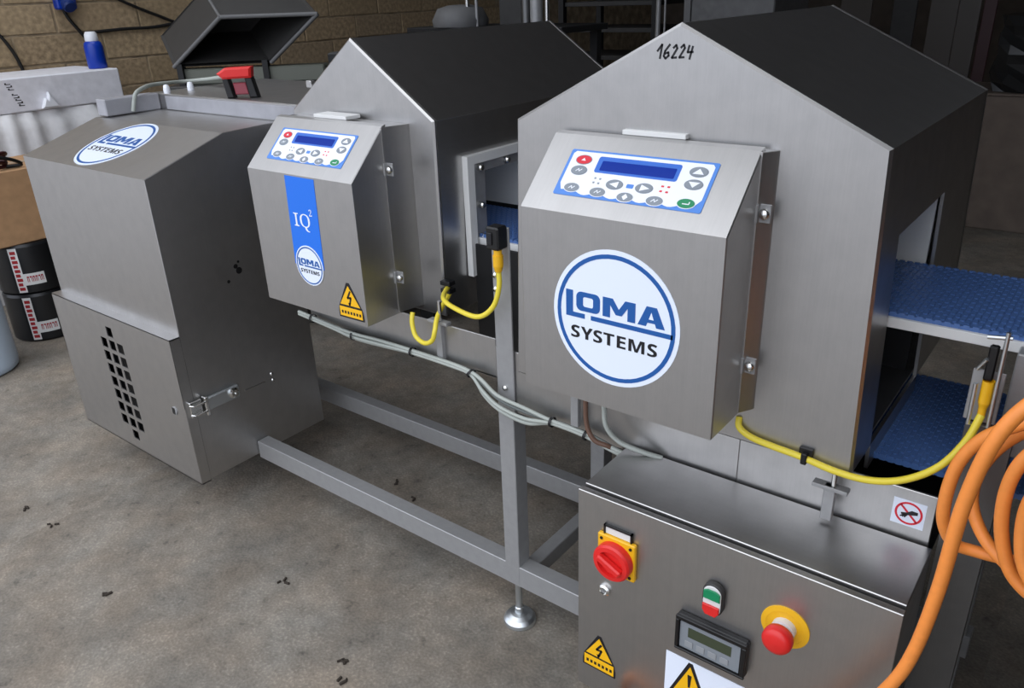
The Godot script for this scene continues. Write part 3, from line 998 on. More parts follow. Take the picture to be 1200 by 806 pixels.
# ------------------------------------------------------------------ electrical cabinet
func build_control_cabinet() -> void:
	var x0 := -.6540
	var x1 := -.1075
	var zf := -.9988
	var t := thing("electrical_cabinet", "low steel electrical cabinet with red switch and emergency stop, below the larger head", "cabinet", Vector3(-.38, .16, -1.08))
	var st := surf()
	box(st, Vector3(x0 + .004, .170, -1.1705), Vector3(x1 - .001, .6330, -1.0165), .0012)
	obj("body", st, M.steel_flat, t)
	st = surf()
	box(st, Vector3(x0 + .012, .175, -1.0165), Vector3(x1 - .012, .618, -1.0125))
	obj("gasket", st, M.black, t)
	st = surf()
	box(st, Vector3(x0, .160, -1.0125), Vector3(x1, .6285, zf), .0012)
	var door := obj("door", st, M.steel, t)
	for p in [[-.62, -1.03], [-.14, -1.03], [-.62, -1.15], [-.14, -1.15]]:
		st = surf()
		lathe(st, [Vector2(0, 0), Vector2(.02, 0), Vector2(.02, .01), Vector2(.008, .02), Vector2(.008, .171)], Transform3D(Basis(), Vector3(p[0], 0, p[1])), 14)
		obj("foot", st, M.zinc, t)
	var F := Transform3D(Basis(), Vector3(0, 0, zf))
	# rotary main switch
	st = surf()
	box(st, Vector3(-.6060, .4800, 0), Vector3(-.5300, .5600, .010), .002, F)
	var sw := obj("main_switch", st, M.yellow, t)
	tag(sw, "red rotary main switch on a yellow plate")
	st = surf()
	var k := aim(Vector3(-.5690, .5160, zf + .010), Vector3.BACK)
	lathe(st, [Vector2(.037, 0), Vector2(.037, .014), Vector2(.034, .018), Vector2(.026, .019), Vector2(.025, .012), Vector2(0, .012)], k, 36)
	var knob := obj("knob", st, M.red, sw)
	st = surf()
	box(st, Vector3(-.026, -.007, .012), Vector3(.026, .007, .027), .003, Transform3D(Basis().rotated(Vector3.BACK, -.45), Vector3(-.5690, .5160, zf + .010)))
	obj("grip", st, M.red, knob)
	st = surf()
	for seg in [[-.5960, .5560, -.5930, .5790], [-.5420, .5560, -.5390, .5790], [-.5960, .5760, -.5390, .5790]]:
		box(st, Vector3(seg[0], seg[1], 0), Vector3(seg[2], seg[3], .006), 0, F)
	obj("label_holder", st, M.black, sw)
	st = surf()
	prism(st, rect(-.5925, .5610, -.5425, .5750), 0, .004, 0, F)
	obj("label_plate", st, M.plastic_white, sw)
	for p in [[-.5975, .5515], [-.5385, .5515], [-.5385, .4885]]:
		st = surf()
		lathe(st, [Vector2(.003, 0), Vector2(.003, .0015), Vector2(0, .0018)], aim(Vector3(p[0], p[1], zf + .010), Vector3.BACK), 10)
		obj("screw", st, M.black, sw)
	# key lock
	st = surf()
	lathe(st, [Vector2(.0125, 0), Vector2(.0120, .005), Vector2(.0085, .008), Vector2(.0070, .008), Vector2(.0065, .004), Vector2(0, .004)], aim(Vector3(-.5940, .4285, zf), Vector3.BACK), 24)
	var lk := obj("lock", st, M.bright, t)
	st = surf()
	box(st, Vector3(-.5975, .4265, zf + .004), Vector3(-.5905, .4305, zf + .0085))
	obj("lock_slot", st, M.frame, lk)
	# start and stop twin button
	st = surf()
	prism(st, round_rect(-.4010, .4890, -.3650, .5530, .0178, 8), 0, .012, .002, F)
	var tw := obj("twin_button", st, M.dark_paint, t)
	tag(tw, "oval double push button, green above and red below")
	st = surf()
	prism(st, round_rect(-.3985, .4915, -.3675, .5505, .0153, 8), .012, .014, .001, F)
	obj("surround", st, M.plastic_white, tw)
	st = surf()
	prism(st, PackedVector2Array([Vector2(-.3975, .5240), Vector2(-.3685, .5240), Vector2(-.3685, .5400), Vector2(-.376, .5440), Vector2(-.390, .5440), Vector2(-.3975, .5400)]), .014, .017, .001, F)
	obj("green_cap", st, M.green_button, tw)
	st = surf()
	prism(st, PackedVector2Array([Vector2(-.3975, .5130), Vector2(-.3975, .5010), Vector2(-.392, .4925), Vector2(-.374, .4925), Vector2(-.3685, .5010), Vector2(-.3685, .5130)]), .014, .018, .001, F)
	obj("red_cap", st, M.red, tw)
	# small operator display
	st = surf()
	var o := rect(-.4425, .3890, -.3160, .4635, .003)
	prism(st, o, 0, .012, .002, F)
	var dp := obj("display_unit", st, M.black, t)
	tag(dp, "small operator display in a black bezel")
	st = surf()
	prism(st, rect(-.4350, .3945, -.3270, .4540), .012, .0130, 0, F)
	obj("fascia", st, mat(Color(.50, .52, .54), .5), dp)
	st = surf()
	box(st, Vector3(-.4425, .4550, .012), Vector3(-.3160, .4635, .018), .001, F)
	box(st, Vector3(-.4425, .3890, .012), Vector3(-.3160, .3935, .018), .001, F)
	box(st, Vector3(-.4425, .3936, .012), Vector3(-.4365, .4549, .018), .001, F)
	box(st, Vector3(-.3240, .3936, .012), Vector3(-.3160, .4549, .018), .001, F)
	obj("bezel", st, M.black, dp)
	st = surf()
	prism(st, rect(-.4200, .4220, -.3420, .4430), .0130, .0135, 0, F)
	obj("screen", st, mat(Color(.24, .27, .20), .2), dp)
	for q in 4:
		st = surf()
		prism(st, rect(-.4250 + q * .0215, .4000, -.4100 + q * .0215, .4130, .001), .0130, .0142, .0004, F)
		obj("key", st, mat(Color(.56, .57, .58), .5), dp)
	# emergency stop
	st = surf()
	lathe(st, [Vector2(.0385, 0), Vector2(.0385, .002), Vector2(.030, .0035), Vector2(.030, .0030), Vector2(0, .0030)], aim(Vector3(-.2655, .5210, zf), Vector3.BACK), 40)
	var es := obj("emergency_stop", st, M.yellow, t)
	tag(es, "red mushroom emergency stop on a yellow disc")
	st = surf()
	lathe(st, [Vector2(.019, .003), Vector2(.019, .014), Vector2(.0165, .015), Vector2(.0165, .024)], aim(Vector3(-.2655, .5210, zf), Vector3.BACK), 28)
	obj("collar", st, M.plastic_white, es)
	st = surf()
	lathe(st, [Vector2(.016, .022), Vector2(.0225, .024), Vector2(.0235, .030), Vector2(.0235, .038), Vector2(.021, .043), Vector2(.014, .046), Vector2(0, .047)], aim(Vector3(-.2655, .5210, zf), Vector3.BACK), 32, true)
	obj("mushroom_cap", st, M.red, es)
	warning_sign(t, F * Transform3D(Basis(), Vector3(-.6050, .2190, 0)), .074, .088, .030)
	# white notice with a general warning sign, running below the frame
	st = surf()
	prism(st, rect(-.4640, .200, -.300, .3560), 0, .0008, 0, F)
	var no := obj("notice", st, M.sticker, t)
	tag(no, "white notice with a yellow exclamation warning triangle")
	st = surf()
	prism(st, [Vector2(-.4540, .2680), Vector2(-.3780, .2680), Vector2(-.4120, .3520), Vector2(-.4200, .3520)], .0008, .0012, 0, F)
	obj("triangle_edge", st, M.ink, no)
	st = surf()
	prism(st, [Vector2(-.4460, .2730), Vector2(-.3860, .2730), Vector2(-.4160, .3440)], .0012, .0015, 0, F)
	obj("triangle_field", st, M.warning, no)
	st = surf()
	prism(st, [Vector2(-.4200, .3240), Vector2(-.4120, .3240), Vector2(-.4140, .2950), Vector2(-.4180, .2950)], .0015, .0018, 0, F)
	prism(st, ellipse(-.4160, .2850, .0040, .0040, 12), .0015, .0018, 0, F)
	obj("exclamation_mark", st, M.ink, no)
	st = surf()
	prism(st, ellipse(-.3440, .3080, .022, .022, 28), .0008, .0012, 0, F)
	obj("blue_disc", st, M.blue_strip, no)

# ------------------------------------------------------------------ sensors, cables, hose
func build_cables() -> void:
	var s := thing("photo_sensor", "black photo sensor with yellow plug on the upright between the heads", "sensor", Vector3(-.95, .96, -1.16))
	var st := surf()
	box(st, Vector3(-.9620, .9880, -1.171), Vector3(-.9310, 1.0340, -1.140), .003)
	obj("housing", st, M.black, s)
	st = surf()
	box(st, Vector3(-.9580, .9990, -1.140), Vector3(-.9450, 1.0230, -1.137), .001)
	obj("lens", st, M.ink, s)
	st = surf()
	lathe(st, [Vector2(.0085, .045), Vector2(.0085, .034), Vector2(.0105, .034), Vector2(.0105, .012), Vector2(.007, 0)], Transform3D(Basis(), Vector3(-.9420, .9420, -1.152)), 16)
	obj("plug", st, M.yellow, s)
	var c := surf()
	tube(c, smooth_path([Vector3(-.942, .945, -1.152), Vector3(-.941, .910, -1.150), Vector3(-.955, .866, -1.145), Vector3(-.993, .838, -1.140), Vector3(-1.063, .838, -1.150), Vector3(-1.110, .846, -1.165), Vector3(-1.152, .8435, -1.225), Vector3(-1.160, .82, -1.232)], 8), .0055, 10)
	tag(obj("sensor_cable", c, M.cable_yellow), "yellow cable sagging from the sensor between the heads to the smaller head", "cable", "yellow sensor cables")
	c = surf()
	tube(c, smooth_path([Vector3(-1.147, .83, -1.2235), Vector3(-1.135, .80, -1.170), Vector3(-1.1235, .775, -1.145), Vector3(-1.132, .750, -1.142), Vector3(-1.157, .738, -1.142), Vector3(-1.184, .748, -1.144), Vector3(-1.198, .775, -1.150), Vector3(-1.2035, .795, -1.160)], 8), .0055, 10)
	tag(obj("sensor_cable", c, M.cable_yellow), "short yellow cable loop hanging below the blue-striped control box", "cable", "yellow sensor cables")
	# second sensor on the right post
	s = thing("photo_sensor", "sensor in a steel bracket with yellow plug at the right end of the belt", "sensor", Vector3(-.09, .86, -1.17))
	st = surf()
	box(st, Vector3(-.1085, .8640, -1.180), Vector3(-.0680, .9440, -1.177), .001)
	obj("bracket", st, M.frame, s)
	st = surf()
	box(st, Vector3(-.0945, .9330, -1.1770), Vector3(-.0825, .985, -1.166), .002)
	obj("housing", st, M.black, s)
	st = surf()
	lathe(st, [Vector2(.0080, .056), Vector2(.0080, .022), Vector2(.0055, .014), Vector2(.0052, 0)], Transform3D(Basis(), Vector3(-.0860, .8790, -1.165)), 14)
	obj("plug", st, M.yellow, s)
	st = surf()
	tube(st, [Vector3(-.0760, 1.012, -1.158), Vector3(-.0740, .868, -1.158), Vector3(-.0990, .866, -1.158), Vector3(-.1000, .93, -1.158)], .0030, 8)
	tube(st, [Vector3(-.0990, 1.000, -1.160), Vector3(-.0700, 1.004, -1.160)], .0032, 8)
	tube(st, [Vector3(-.1040, .945, -1.174), Vector3(-.0940, .965, -1.166)], .0030, 8)
	obj("guard_wire", st, M.zinc, s)
	c = surf()
	tube(c, smooth_path([Vector3(-.4190, .790, -1.128), Vector3(-.4150, .775, -1.121), Vector3(-.3940, .764, -1.1195), Vector3(-.357, .7595, -1.1185), Vector3(-.308, .756, -1.1185), Vector3(-.254, .749, -1.1185), Vector3(-.204, .751, -1.120), Vector3(-.158, .770, -1.120), Vector3(-.1185, .805, -1.125), Vector3(-.095, .845, -1.145), Vector3(-.0855, .882, -1.163)], 8), .0056, 10)
	tag(obj("sensor_cable", c, M.cable_yellow), "long yellow cable drooping across the front of the larger head to the right sensor", "cable", "yellow sensor cables")
	for p in [[Vector3(-.3035, .7560, -1.1180), "black cable clip holding the long yellow cable on the larger head"], [Vector3(-1.2110, .9000, -1.0), ""]]:
		if p[1] == "": continue
		st = surf()
		var q: Vector3 = p[0]
		box(st, q + Vector3(-.011, .002, -.009), q + Vector3(.011, .016, -.002), .001)
		box(st, q + Vector3(-.0045, -.009, -.008), q + Vector3(.0045, .010, .007), .001)
		tag(obj("cable_clip", st, M.black), p[1], "clip", "black cable clips")
	st = surf()
	box(st, Vector3(-1.168, .832, -1.2395), Vector3(-1.140, .842, -1.218), .001)
	box(st, Vector3(-1.168, .850, -1.2395), Vector3(-1.140, .860, -1.218), .001)
	tag(obj("cable_clip", st, M.black), "black cable clip at the lower right corner of the smaller head", "clip", "black cable clips")
	# grey cables tied below the side plates
	var b := thing("cable_bundle", "grey cables tied in a bundle along the lower edge of the conveyor side plates", "cable", Vector3(-1.1, .68, -1.165))
	var run := [Vector3(-1.62, .700, -1.162), Vector3(-1.5727, .694, -1.165), Vector3(-1.50, .688, -1.165), Vector3(-1.42, .682, -1.165), Vector3(-1.32, .686, -1.165), Vector3(-1.22, .688, -1.167), Vector3(-1.10, .687, -1.167), Vector3(-1.036, .686, -1.160), Vector3(-1.00, .664, -1.155), Vector3(-.955, .640, -1.153), Vector3(-.886, .630, -1.155), Vector3(-.82, .634, -1.158), Vector3(-.737, .631, -1.158), Vector3(-.668, .618, -1.158), Vector3(-.62, .60, -1.175)]
	for k in 4:
		c = surf()
		var pts := []
		for i in run.size():
			var loose := 1.0 if i in [8, 9, 10] else (.4 if i in [3, 4] else .25)
			pts.append(run[i] + Vector3(0, (k - 1.5) * .0125 * loose + .004, (k % 2) * .006))
		tube(c, smooth_path(pts, 6), .0042 if k else .0052, 8)
		obj("cable", c, M.cable_grey if k != 2 else mat(Color(.40, .42, .41), .5), b)
	for i in [1, 3, 5, 7, 11, 12]:
		st = surf()
		var q: Vector3 = run[i]
		lathe(st, [Vector2(.0105, -.003), Vector2(.0115, -.003), Vector2(.0115, .003), Vector2(.0105, .003)], aim(q + Vector3(0, .004, .003), run[mini(i + 1, run.size() - 1)] - run[i]), 14)
		obj("cable_tie", st, M.black, b)
	c = surf()
	tube(c, smooth_path([Vector3(-.729, .815, -1.13), Vector3(-.7295, .735, -1.140), Vector3(-.7255, .674, -1.138), Vector3(-.708, .642, -1.138), Vector3(-.680, .630, -1.150), Vector3(-.66, .60, -1.178)], 7), .0050, 8)
	tag(obj("brown_cable", c, M.cable_brown), "brown cable hanging from under the lettered control box", "cable")
	c = surf()
	tube(c, smooth_path([Vector3(-.684, .815, -1.13), Vector3(-.6875, .720, -1.140), Vector3(-.680, .680, -1.138), Vector3(-.655, .652, -1.145), Vector3(-.610, .640, -1.155), Vector3(-.575, .632, -1.168)], 7), .0050, 8)
	tag(obj("grey_cable", c, M.cable_grey), "single grey cable curving from the lettered control box onto the cabinet lid", "cable")
	# orange lead, coiled over the right post
	c = surf()
	var hose := [Vector3(-.552, .10, -.972), Vector3(-.553, .205, -.978), Vector3(-.535, .205, -.962), Vector3(-.46, .17, -.945), Vector3(-.34, .20, -.94), Vector3(-.22, .32, -.94), Vector3(-.145, .46, -.935), Vector3(-.1016, .556, -.93), Vector3(-.0812, .632, -.93), Vector3(-.0697, .746, -.93), Vector3(-.0644, .877, -.93), Vector3(-.0478, .976, -.93), Vector3(-.0150, 1.030, -.95), Vector3(.04, 1.055, -1.02),
		Vector3(.12, .99, -1.08), Vector3(.165, .86, -1.10), Vector3(.13, .75, -1.11), Vector3(.06, .712, -1.11), Vector3(.0112, .7086, -1.10), Vector3(-.0492, .702, -1.10), Vector3(-.0790, .712, -1.09), Vector3(-.0965, .757, -1.08), Vector3(-.0945, .833, -1.08), Vector3(-.0729, .887, -1.08), Vector3(-.0321, .930, -1.07), Vector3(.03, .985, -1.06),
		Vector3(.10, .97, -1.04), Vector3(.145, .86, -1.04), Vector3(.10, .74, -1.05), Vector3(.04, .705, -1.06), Vector3(-.005, .715, -1.07), Vector3(-.043, .735, -1.09), Vector3(-.068, .775, -1.105), Vector3(-.068, .826, -1.11), Vector3(-.045, .88, -1.11), Vector3(0, .93, -1.10), Vector3(.06, .96, -1.09),
		Vector3(.12, .90, -1.01), Vector3(.11, .77, -1.01), Vector3(.05, .715, -1.02), Vector3(.003, .728, -1.03), Vector3(-.0225, .782, -1.035), Vector3(-.030, .850, -1.035), Vector3(-.018, .905, -1.035), Vector3(.02, .95, -1.04), Vector3(.07, .93, -1.0), Vector3(.09, .83, -.99), Vector3(.05, .745, -.99), Vector3(.012, .765, -1.0), Vector3(-.004, .83, -1.01), Vector3(.006, .89, -1.01), Vector3(.05, .94, -1.05)]
	tube(c, smooth_path(hose, 10), .0088, 12)
	var h := obj("extension_lead", c, M.orange)
	tag(h, "thick orange extension lead coiled over the right post and trailing past the electrical cabinet", "cable")

# ------------------------------------------------------------------ left background
func build_left_background() -> void:
	# black tubs and drum on the floor
	for k in 2:
		var r := thing("black_tub", ["lower black tub with red and white label, standing on the floor beside the drum", "upper black tub with red and white label, under the brown carton"][k], "tub", Vector3(-4.03, k * .237, -1.42), "black tubs with red and white labels")
		var st := surf()
		var y := k * .237
		lathe(st, [Vector2(0, y), Vector2(.142, y), Vector2(.150, y + .01), Vector2(.150, y + .222), Vector2(.145, y + .235), Vector2(0, y + .235)], Transform3D(Basis(), Vector3(-4.03, 0, -1.42)), 36)
		obj("body", st, M.black_film, r)
		st = surf()
		var lab := surf()
		var O := Vector3(-4.03, y, -1.42)
		# an upright strip at the front left and a short band to its right
		for q in [[.62, .86, .012, .222], [.05, .62, .045, .100]]:
			for i in 10:
				var c0 := Vector3(cos(lerpf(q[0], q[1], i / 10.0)), 0, sin(lerpf(q[0], q[1], i / 10.0)))
				var c1 := Vector3(cos(lerpf(q[0], q[1], (i + 1) / 10.0)), 0, sin(lerpf(q[0], q[1], (i + 1) / 10.0)))
				var n0 := (c0 + c1).normalized()
				quad(st, O + c0 * .1512 + Vector3.UP * q[2], O + c1 * .1512 + Vector3.UP * q[2], O + c1 * .1512 + Vector3.UP * q[3], O + c0 * .1512 + Vector3.UP * q[3], n0)
		for q in [[.66, .82, 9, .0], [.10, .56, 0, 7.0]]:
			if q[2] > 0:
				for i in 9:
					var h0 := .022 + i * .0215
					var e0: float = q[0] + (.03 if i % 2 else 0.0)
					var c0 := Vector3(cos(e0), 0, sin(e0)) * .1518
					var c1 := Vector3(cos(q[1]), 0, sin(q[1])) * .1518
					quad(lab, O + c0 + Vector3.UP * h0, O + c1 + Vector3.UP * h0, O + c1 + Vector3.UP * (h0 + .015), O + c0 + Vector3.UP * (h0 + .015), (c0 + c1).normalized())
			else:
				for i in 6:
					var w0: float = lerpf(q[0], q[1], i / 6.0)
					for part in [[0.0, .018, .060, .086], [0.0, .058, .080, .087], [.04, .058, .060, .086]]:
						if part[1] > .05 and i % 3 == 1 and part[0] > 0: continue
						var c0 := Vector3(cos(w0 + part[0]), 0, sin(w0 + part[0])) * .1518
						var c1 := Vector3(cos(w0 + part[1]), 0, sin(w0 + part[1])) * .1518
						quad(lab, O + c0 + Vector3.UP * part[2], O + c1 + Vector3.UP * part[2], O + c1 + Vector3.UP * part[3], O + c0 + Vector3.UP * part[3], (c0 + c1).normalized())
		var lb := obj("label", st, M.plastic_white, r)
		tag(lb, "white label band printed in red")
		obj("red_print", lab, mat(Color(.62, .12, .14), .5), lb)
	var d := thing("drum", "pale bluish plastic drum standing at the left edge in front of the black tubs", "drum", Vector3(-3.80, 0, -1.02))
	var st := surf()
	lathe(st, [Vector2(0, 0), Vector2(.135, 0), Vector2(.150, .012), Vector2(.154, .04), Vector2(.154, .36), Vector2(.145, .40), Vector2(.11, .425), Vector2(.045, .43)], Transform3D(Basis(), Vector3(-3.80, 0, -1.02)), 36, true)
	obj("body", st, M.drum, d)
	st = surf()
	lathe(st, [Vector2(.045, .43), Vector2(.045, .455), Vector2(0, .457)], Transform3D(Basis(), Vector3(-3.80, 0, -1.02)), 20)
	obj("cap", st, M.white, d)
	# brown carton on top of the tubs, with a coil on it
	var cb := thing("cardboard_carton", "brown cardboard carton resting on the black tubs at the left edge", "carton", Vector3(-4.08, .474, -1.35))
	st = surf()
	box(st, Vector3(-4.28, .474, -1.95), Vector3(-3.90, .800, -.98), .004)
	obj("body", st, M.cardboard, cb)
	st = surf()
	box(st, Vector3(-4.12, .8001, -1.94), Vector3(-4.06, .8015, -.99))
	obj("tape", st, mat(Color(.62, .50, .36), .35), cb)
	var coil := thing("strap_coil", "dark red and black coiled strap lying on the brown carton", "strap", Vector3(-3.98, .80, -1.33))
	st = surf()
	for k in 4:
		var pts := []
		for i in 13:
			var a := TAU * i / 12
			pts.append(Vector3(-3.985 + .055 * cos(a), .822 + k * .013 + .01 * sin(a * 2 + k), -1.335 + (.085 + k * .004) * sin(a)))
		tube(st, smooth_path(pts, 3), .0085, 7)
	obj("red_coil", st, M.maroon, coil)
	st = surf()
	tube(st, smooth_path([Vector3(-3.95, .815, -1.27), Vector3(-3.93, .86, -1.33), Vector3(-3.93, .845, -1.42), Vector3(-3.94, .812, -1.47), Vector3(-3.96, .810, -1.40)], 5), .008, 7)
	obj("black_strap", st, M.black, coil)
	# big white sack: rounded block with radiating pleats
	st = surf()
	var nx := 200
	var grid := []
	for j in 33:
		var v := j / 32.0
		var row := []
		for i in nx:
			var a := TAU * i / nx
			var cx := cos(a)
			var cz := sin(a)
			var sq := pow(pow(absf(cx), 5.0) + pow(absf(cz), 5.0), -1.0 / 5.0)
			var belly := .92 + .08 * sin(PI * v)
			var up := smoothstep(.45, .92, v)
			var fold := .013 * sin(a * 31.0 + v * 1.5 + 1.5 * sin(a * 5.0)) * up + .010 * sin(a * 9.0 + 1.3)
			var top := 1.0 - .06 * smoothstep(.93, 1.0, v)
			row.append(Vector3(-4.935 + (.375 * belly * top + fold) * cx * sq, v * .955, -1.72 + (.70 * belly * top + fold) * cz * sq))
		grid.append(row)
	for j in 32:
		for i in nx:
			var q := []
			for k in [[j, i], [j, (i + 1) % nx], [j + 1, (i + 1) % nx], [j + 1, i]]:
				var gj: int = k[0]
				var gi: int = k[1]
				var du: Vector3 = grid[gj][(gi + 1) % nx] - grid[gj][(gi + nx - 1) % nx]
				var dv: Vector3 = grid[mini(gj + 1, 32)][gi] - grid[maxi(gj - 1, 0)][gi]
				var nn := du.cross(dv).normalized()
				var here: Vector3 = grid[gj][gi]
				if nn.dot(here - Vector3(-4.935, here.y, -1.72)) < 0: nn = -nn
				q.append([here, nn])
			tri3(st, q[0][0], q[1][0], q[2][0], q[0][1], q[1][1], q[2][1])
			tri3(st, q[0][0], q[2][0], q[3][0], q[0][1], q[2][1], q[3][1])
	for i in nx:
		tri(st, grid[32][i], grid[32][(i + 1) % nx], Vector3(-4.935, .957, -1.72), Vector3.UP)
	tag(obj("bulk_sack", st, M.sack), "large white pleated sack under the white carton by the block wall", "sack")
	var wc := thing("white_carton", "long white carton with dark lettering lying on the white sack", "carton", Vector3(-4.9, .958, -1.7))
	st = surf()
	box(st, Vector3(-5.10, .958, -2.345), Vector3(-4.60, 1.128, -1.20), .006)
	obj("body", st, M.carton, wc)
	st = surf()
	for k in 9:
		var y := 1.098 - k * .0135
		var z := -1.742 - k * .0052
		if k == 3: continue
		box(st, Vector3(-4.6002, y, z - .028), Vector3(-4.5992, y + .0035, z))
		box(st, Vector3(-4.6002, y + .004, z - (.028 if k % 2 else .008)), Vector3(-4.5992, y + .009, z - (.021 if k % 2 else .0)))
	obj("dark_print", st, M.ink, wc)
	# tuft of film on the carton's lower edge
	st = surf()
	prism(st, [Vector2(-.045, 0), Vector2(-.020, .050), Vector2(-.008, .040), Vector2(.002, .078), Vector2(.018, .045), Vector2(.045, .0)], 0, .03, .006, Transform3D(Basis(Vector3(0, 0, -1), Vector3(0, 1, 0), Vector3(1, 0, 0)), Vector3(-4.599, .968, -1.93)))
	obj("loose_film", st, M.white, wc)
	# bottle
	var bo := thing("spray_bottle", "blue bottle with white cap standing on the white carton", "bottle", Vector3(-4.71, 1.128, -2.288))
	st = surf()
	var B := Transform3D(Basis(), Vector3(-4.71, 1.128, -2.288))
	lathe(st, [Vector2(0, 0), Vector2(.046, 0), Vector2(.050, .006), Vector2(.049, .115), Vector2(.044, .135), Vector2(.030, .146)], B, 24, true)
	obj("body", st, M.blue_bottle, bo)
	st = surf()
	lathe(st, [Vector2(.034, .143), Vector2(.036, .150), Vector2(.033, .180), Vector2(.024, .192), Vector2(0, .193)], B, 20, true)
	obj("cap", st, M.white, bo)
	# socket and cables on the wall
	var so := thing("wall_socket", "blue industrial socket high on the block wall above the bottle", "socket", Vector3(-5.40, 1.46, -2.42))
	st = surf()
	box(st, Vector3(-5.402, 1.435, -2.56), Vector3(-5.345, 1.62, -2.44), .008)
	obj("housing", st, M.blue_bottle, so)
	st = surf()
	lathe(st, [Vector2(.040, 0), Vector2(.042, .04), Vector2(.034, .05), Vector2(0, .05)], aim(Vector3(-5.35, 1.475, -2.50), Vector3(1, -.8, 0)), 18)
	obj("socket_lid", st, mat(Color(.10, .20, .45), .4), so)
	for q in [[[Vector3(-5.392, 1.56, -2.46), Vector3(-5.392, 1.40, -2.50), Vector3(-5.392, 1.26, -2.585), Vector3(-5.392, 1.10, -2.64)], "black cable running down the block wall behind the blue bottle"],
		[[Vector3(-5.392, 1.40, -2.02), Vector3(-5.392, 1.28, -2.11), Vector3(-5.392, 1.12, -2.165), Vector3(-5.392, .9, -2.17)], "black cable at the left edge of the block wall"],
		[[Vector3(-5.392, 1.56, -2.70), Vector3(-5.392, 1.45, -2.92), Vector3(-5.392, 1.375, -3.10), Vector3(-5.392, 1.31, -3.28), Vector3(-5.392, 1.25, -3.6)], "black cable sloping down the block wall towards the tilted lid"],
		[[Vector3(-5.392, 1.295, -2.62), Vector3(-5.392, 1.305, -2.85), Vector3(-5.392, 1.305, -3.05), Vector3(-5.392, 1.325, -3.24)], "thin level cable along a mortar joint left of the tilted lid"]]:
		st = surf()
		tube(st, smooth_path(q[0], 6), .010, 7)
		tag(obj("wall_cable", st, M.cable_dark), q[1], "cable", "cables on the block wall")
	build_packing_machine()
	# white air hose on the guard
	st = surf()
	tube(st, smooth_path([Vector3(-2.585, 1.134, -1.335), Vector3(-2.585, 1.166, -1.346), Vector3(-2.580, 1.190, -1.356), Vector3(-2.6200, 1.200, -1.410), Vector3(-2.6725, 1.200, -1.471), Vector3(-2.695, 1.198, -1.533), Vector3(-2.72, 1.194, -1.61), Vector3(-2.6635, 1.198, -1.66), Vector3(-2.5458, 1.2104, -1.66)], 7), .0065, 9)
	tag(obj("air_hose", st, M.cable_grey), "thin pale hose arching over the grey guard towards the red hand tool", "hose")

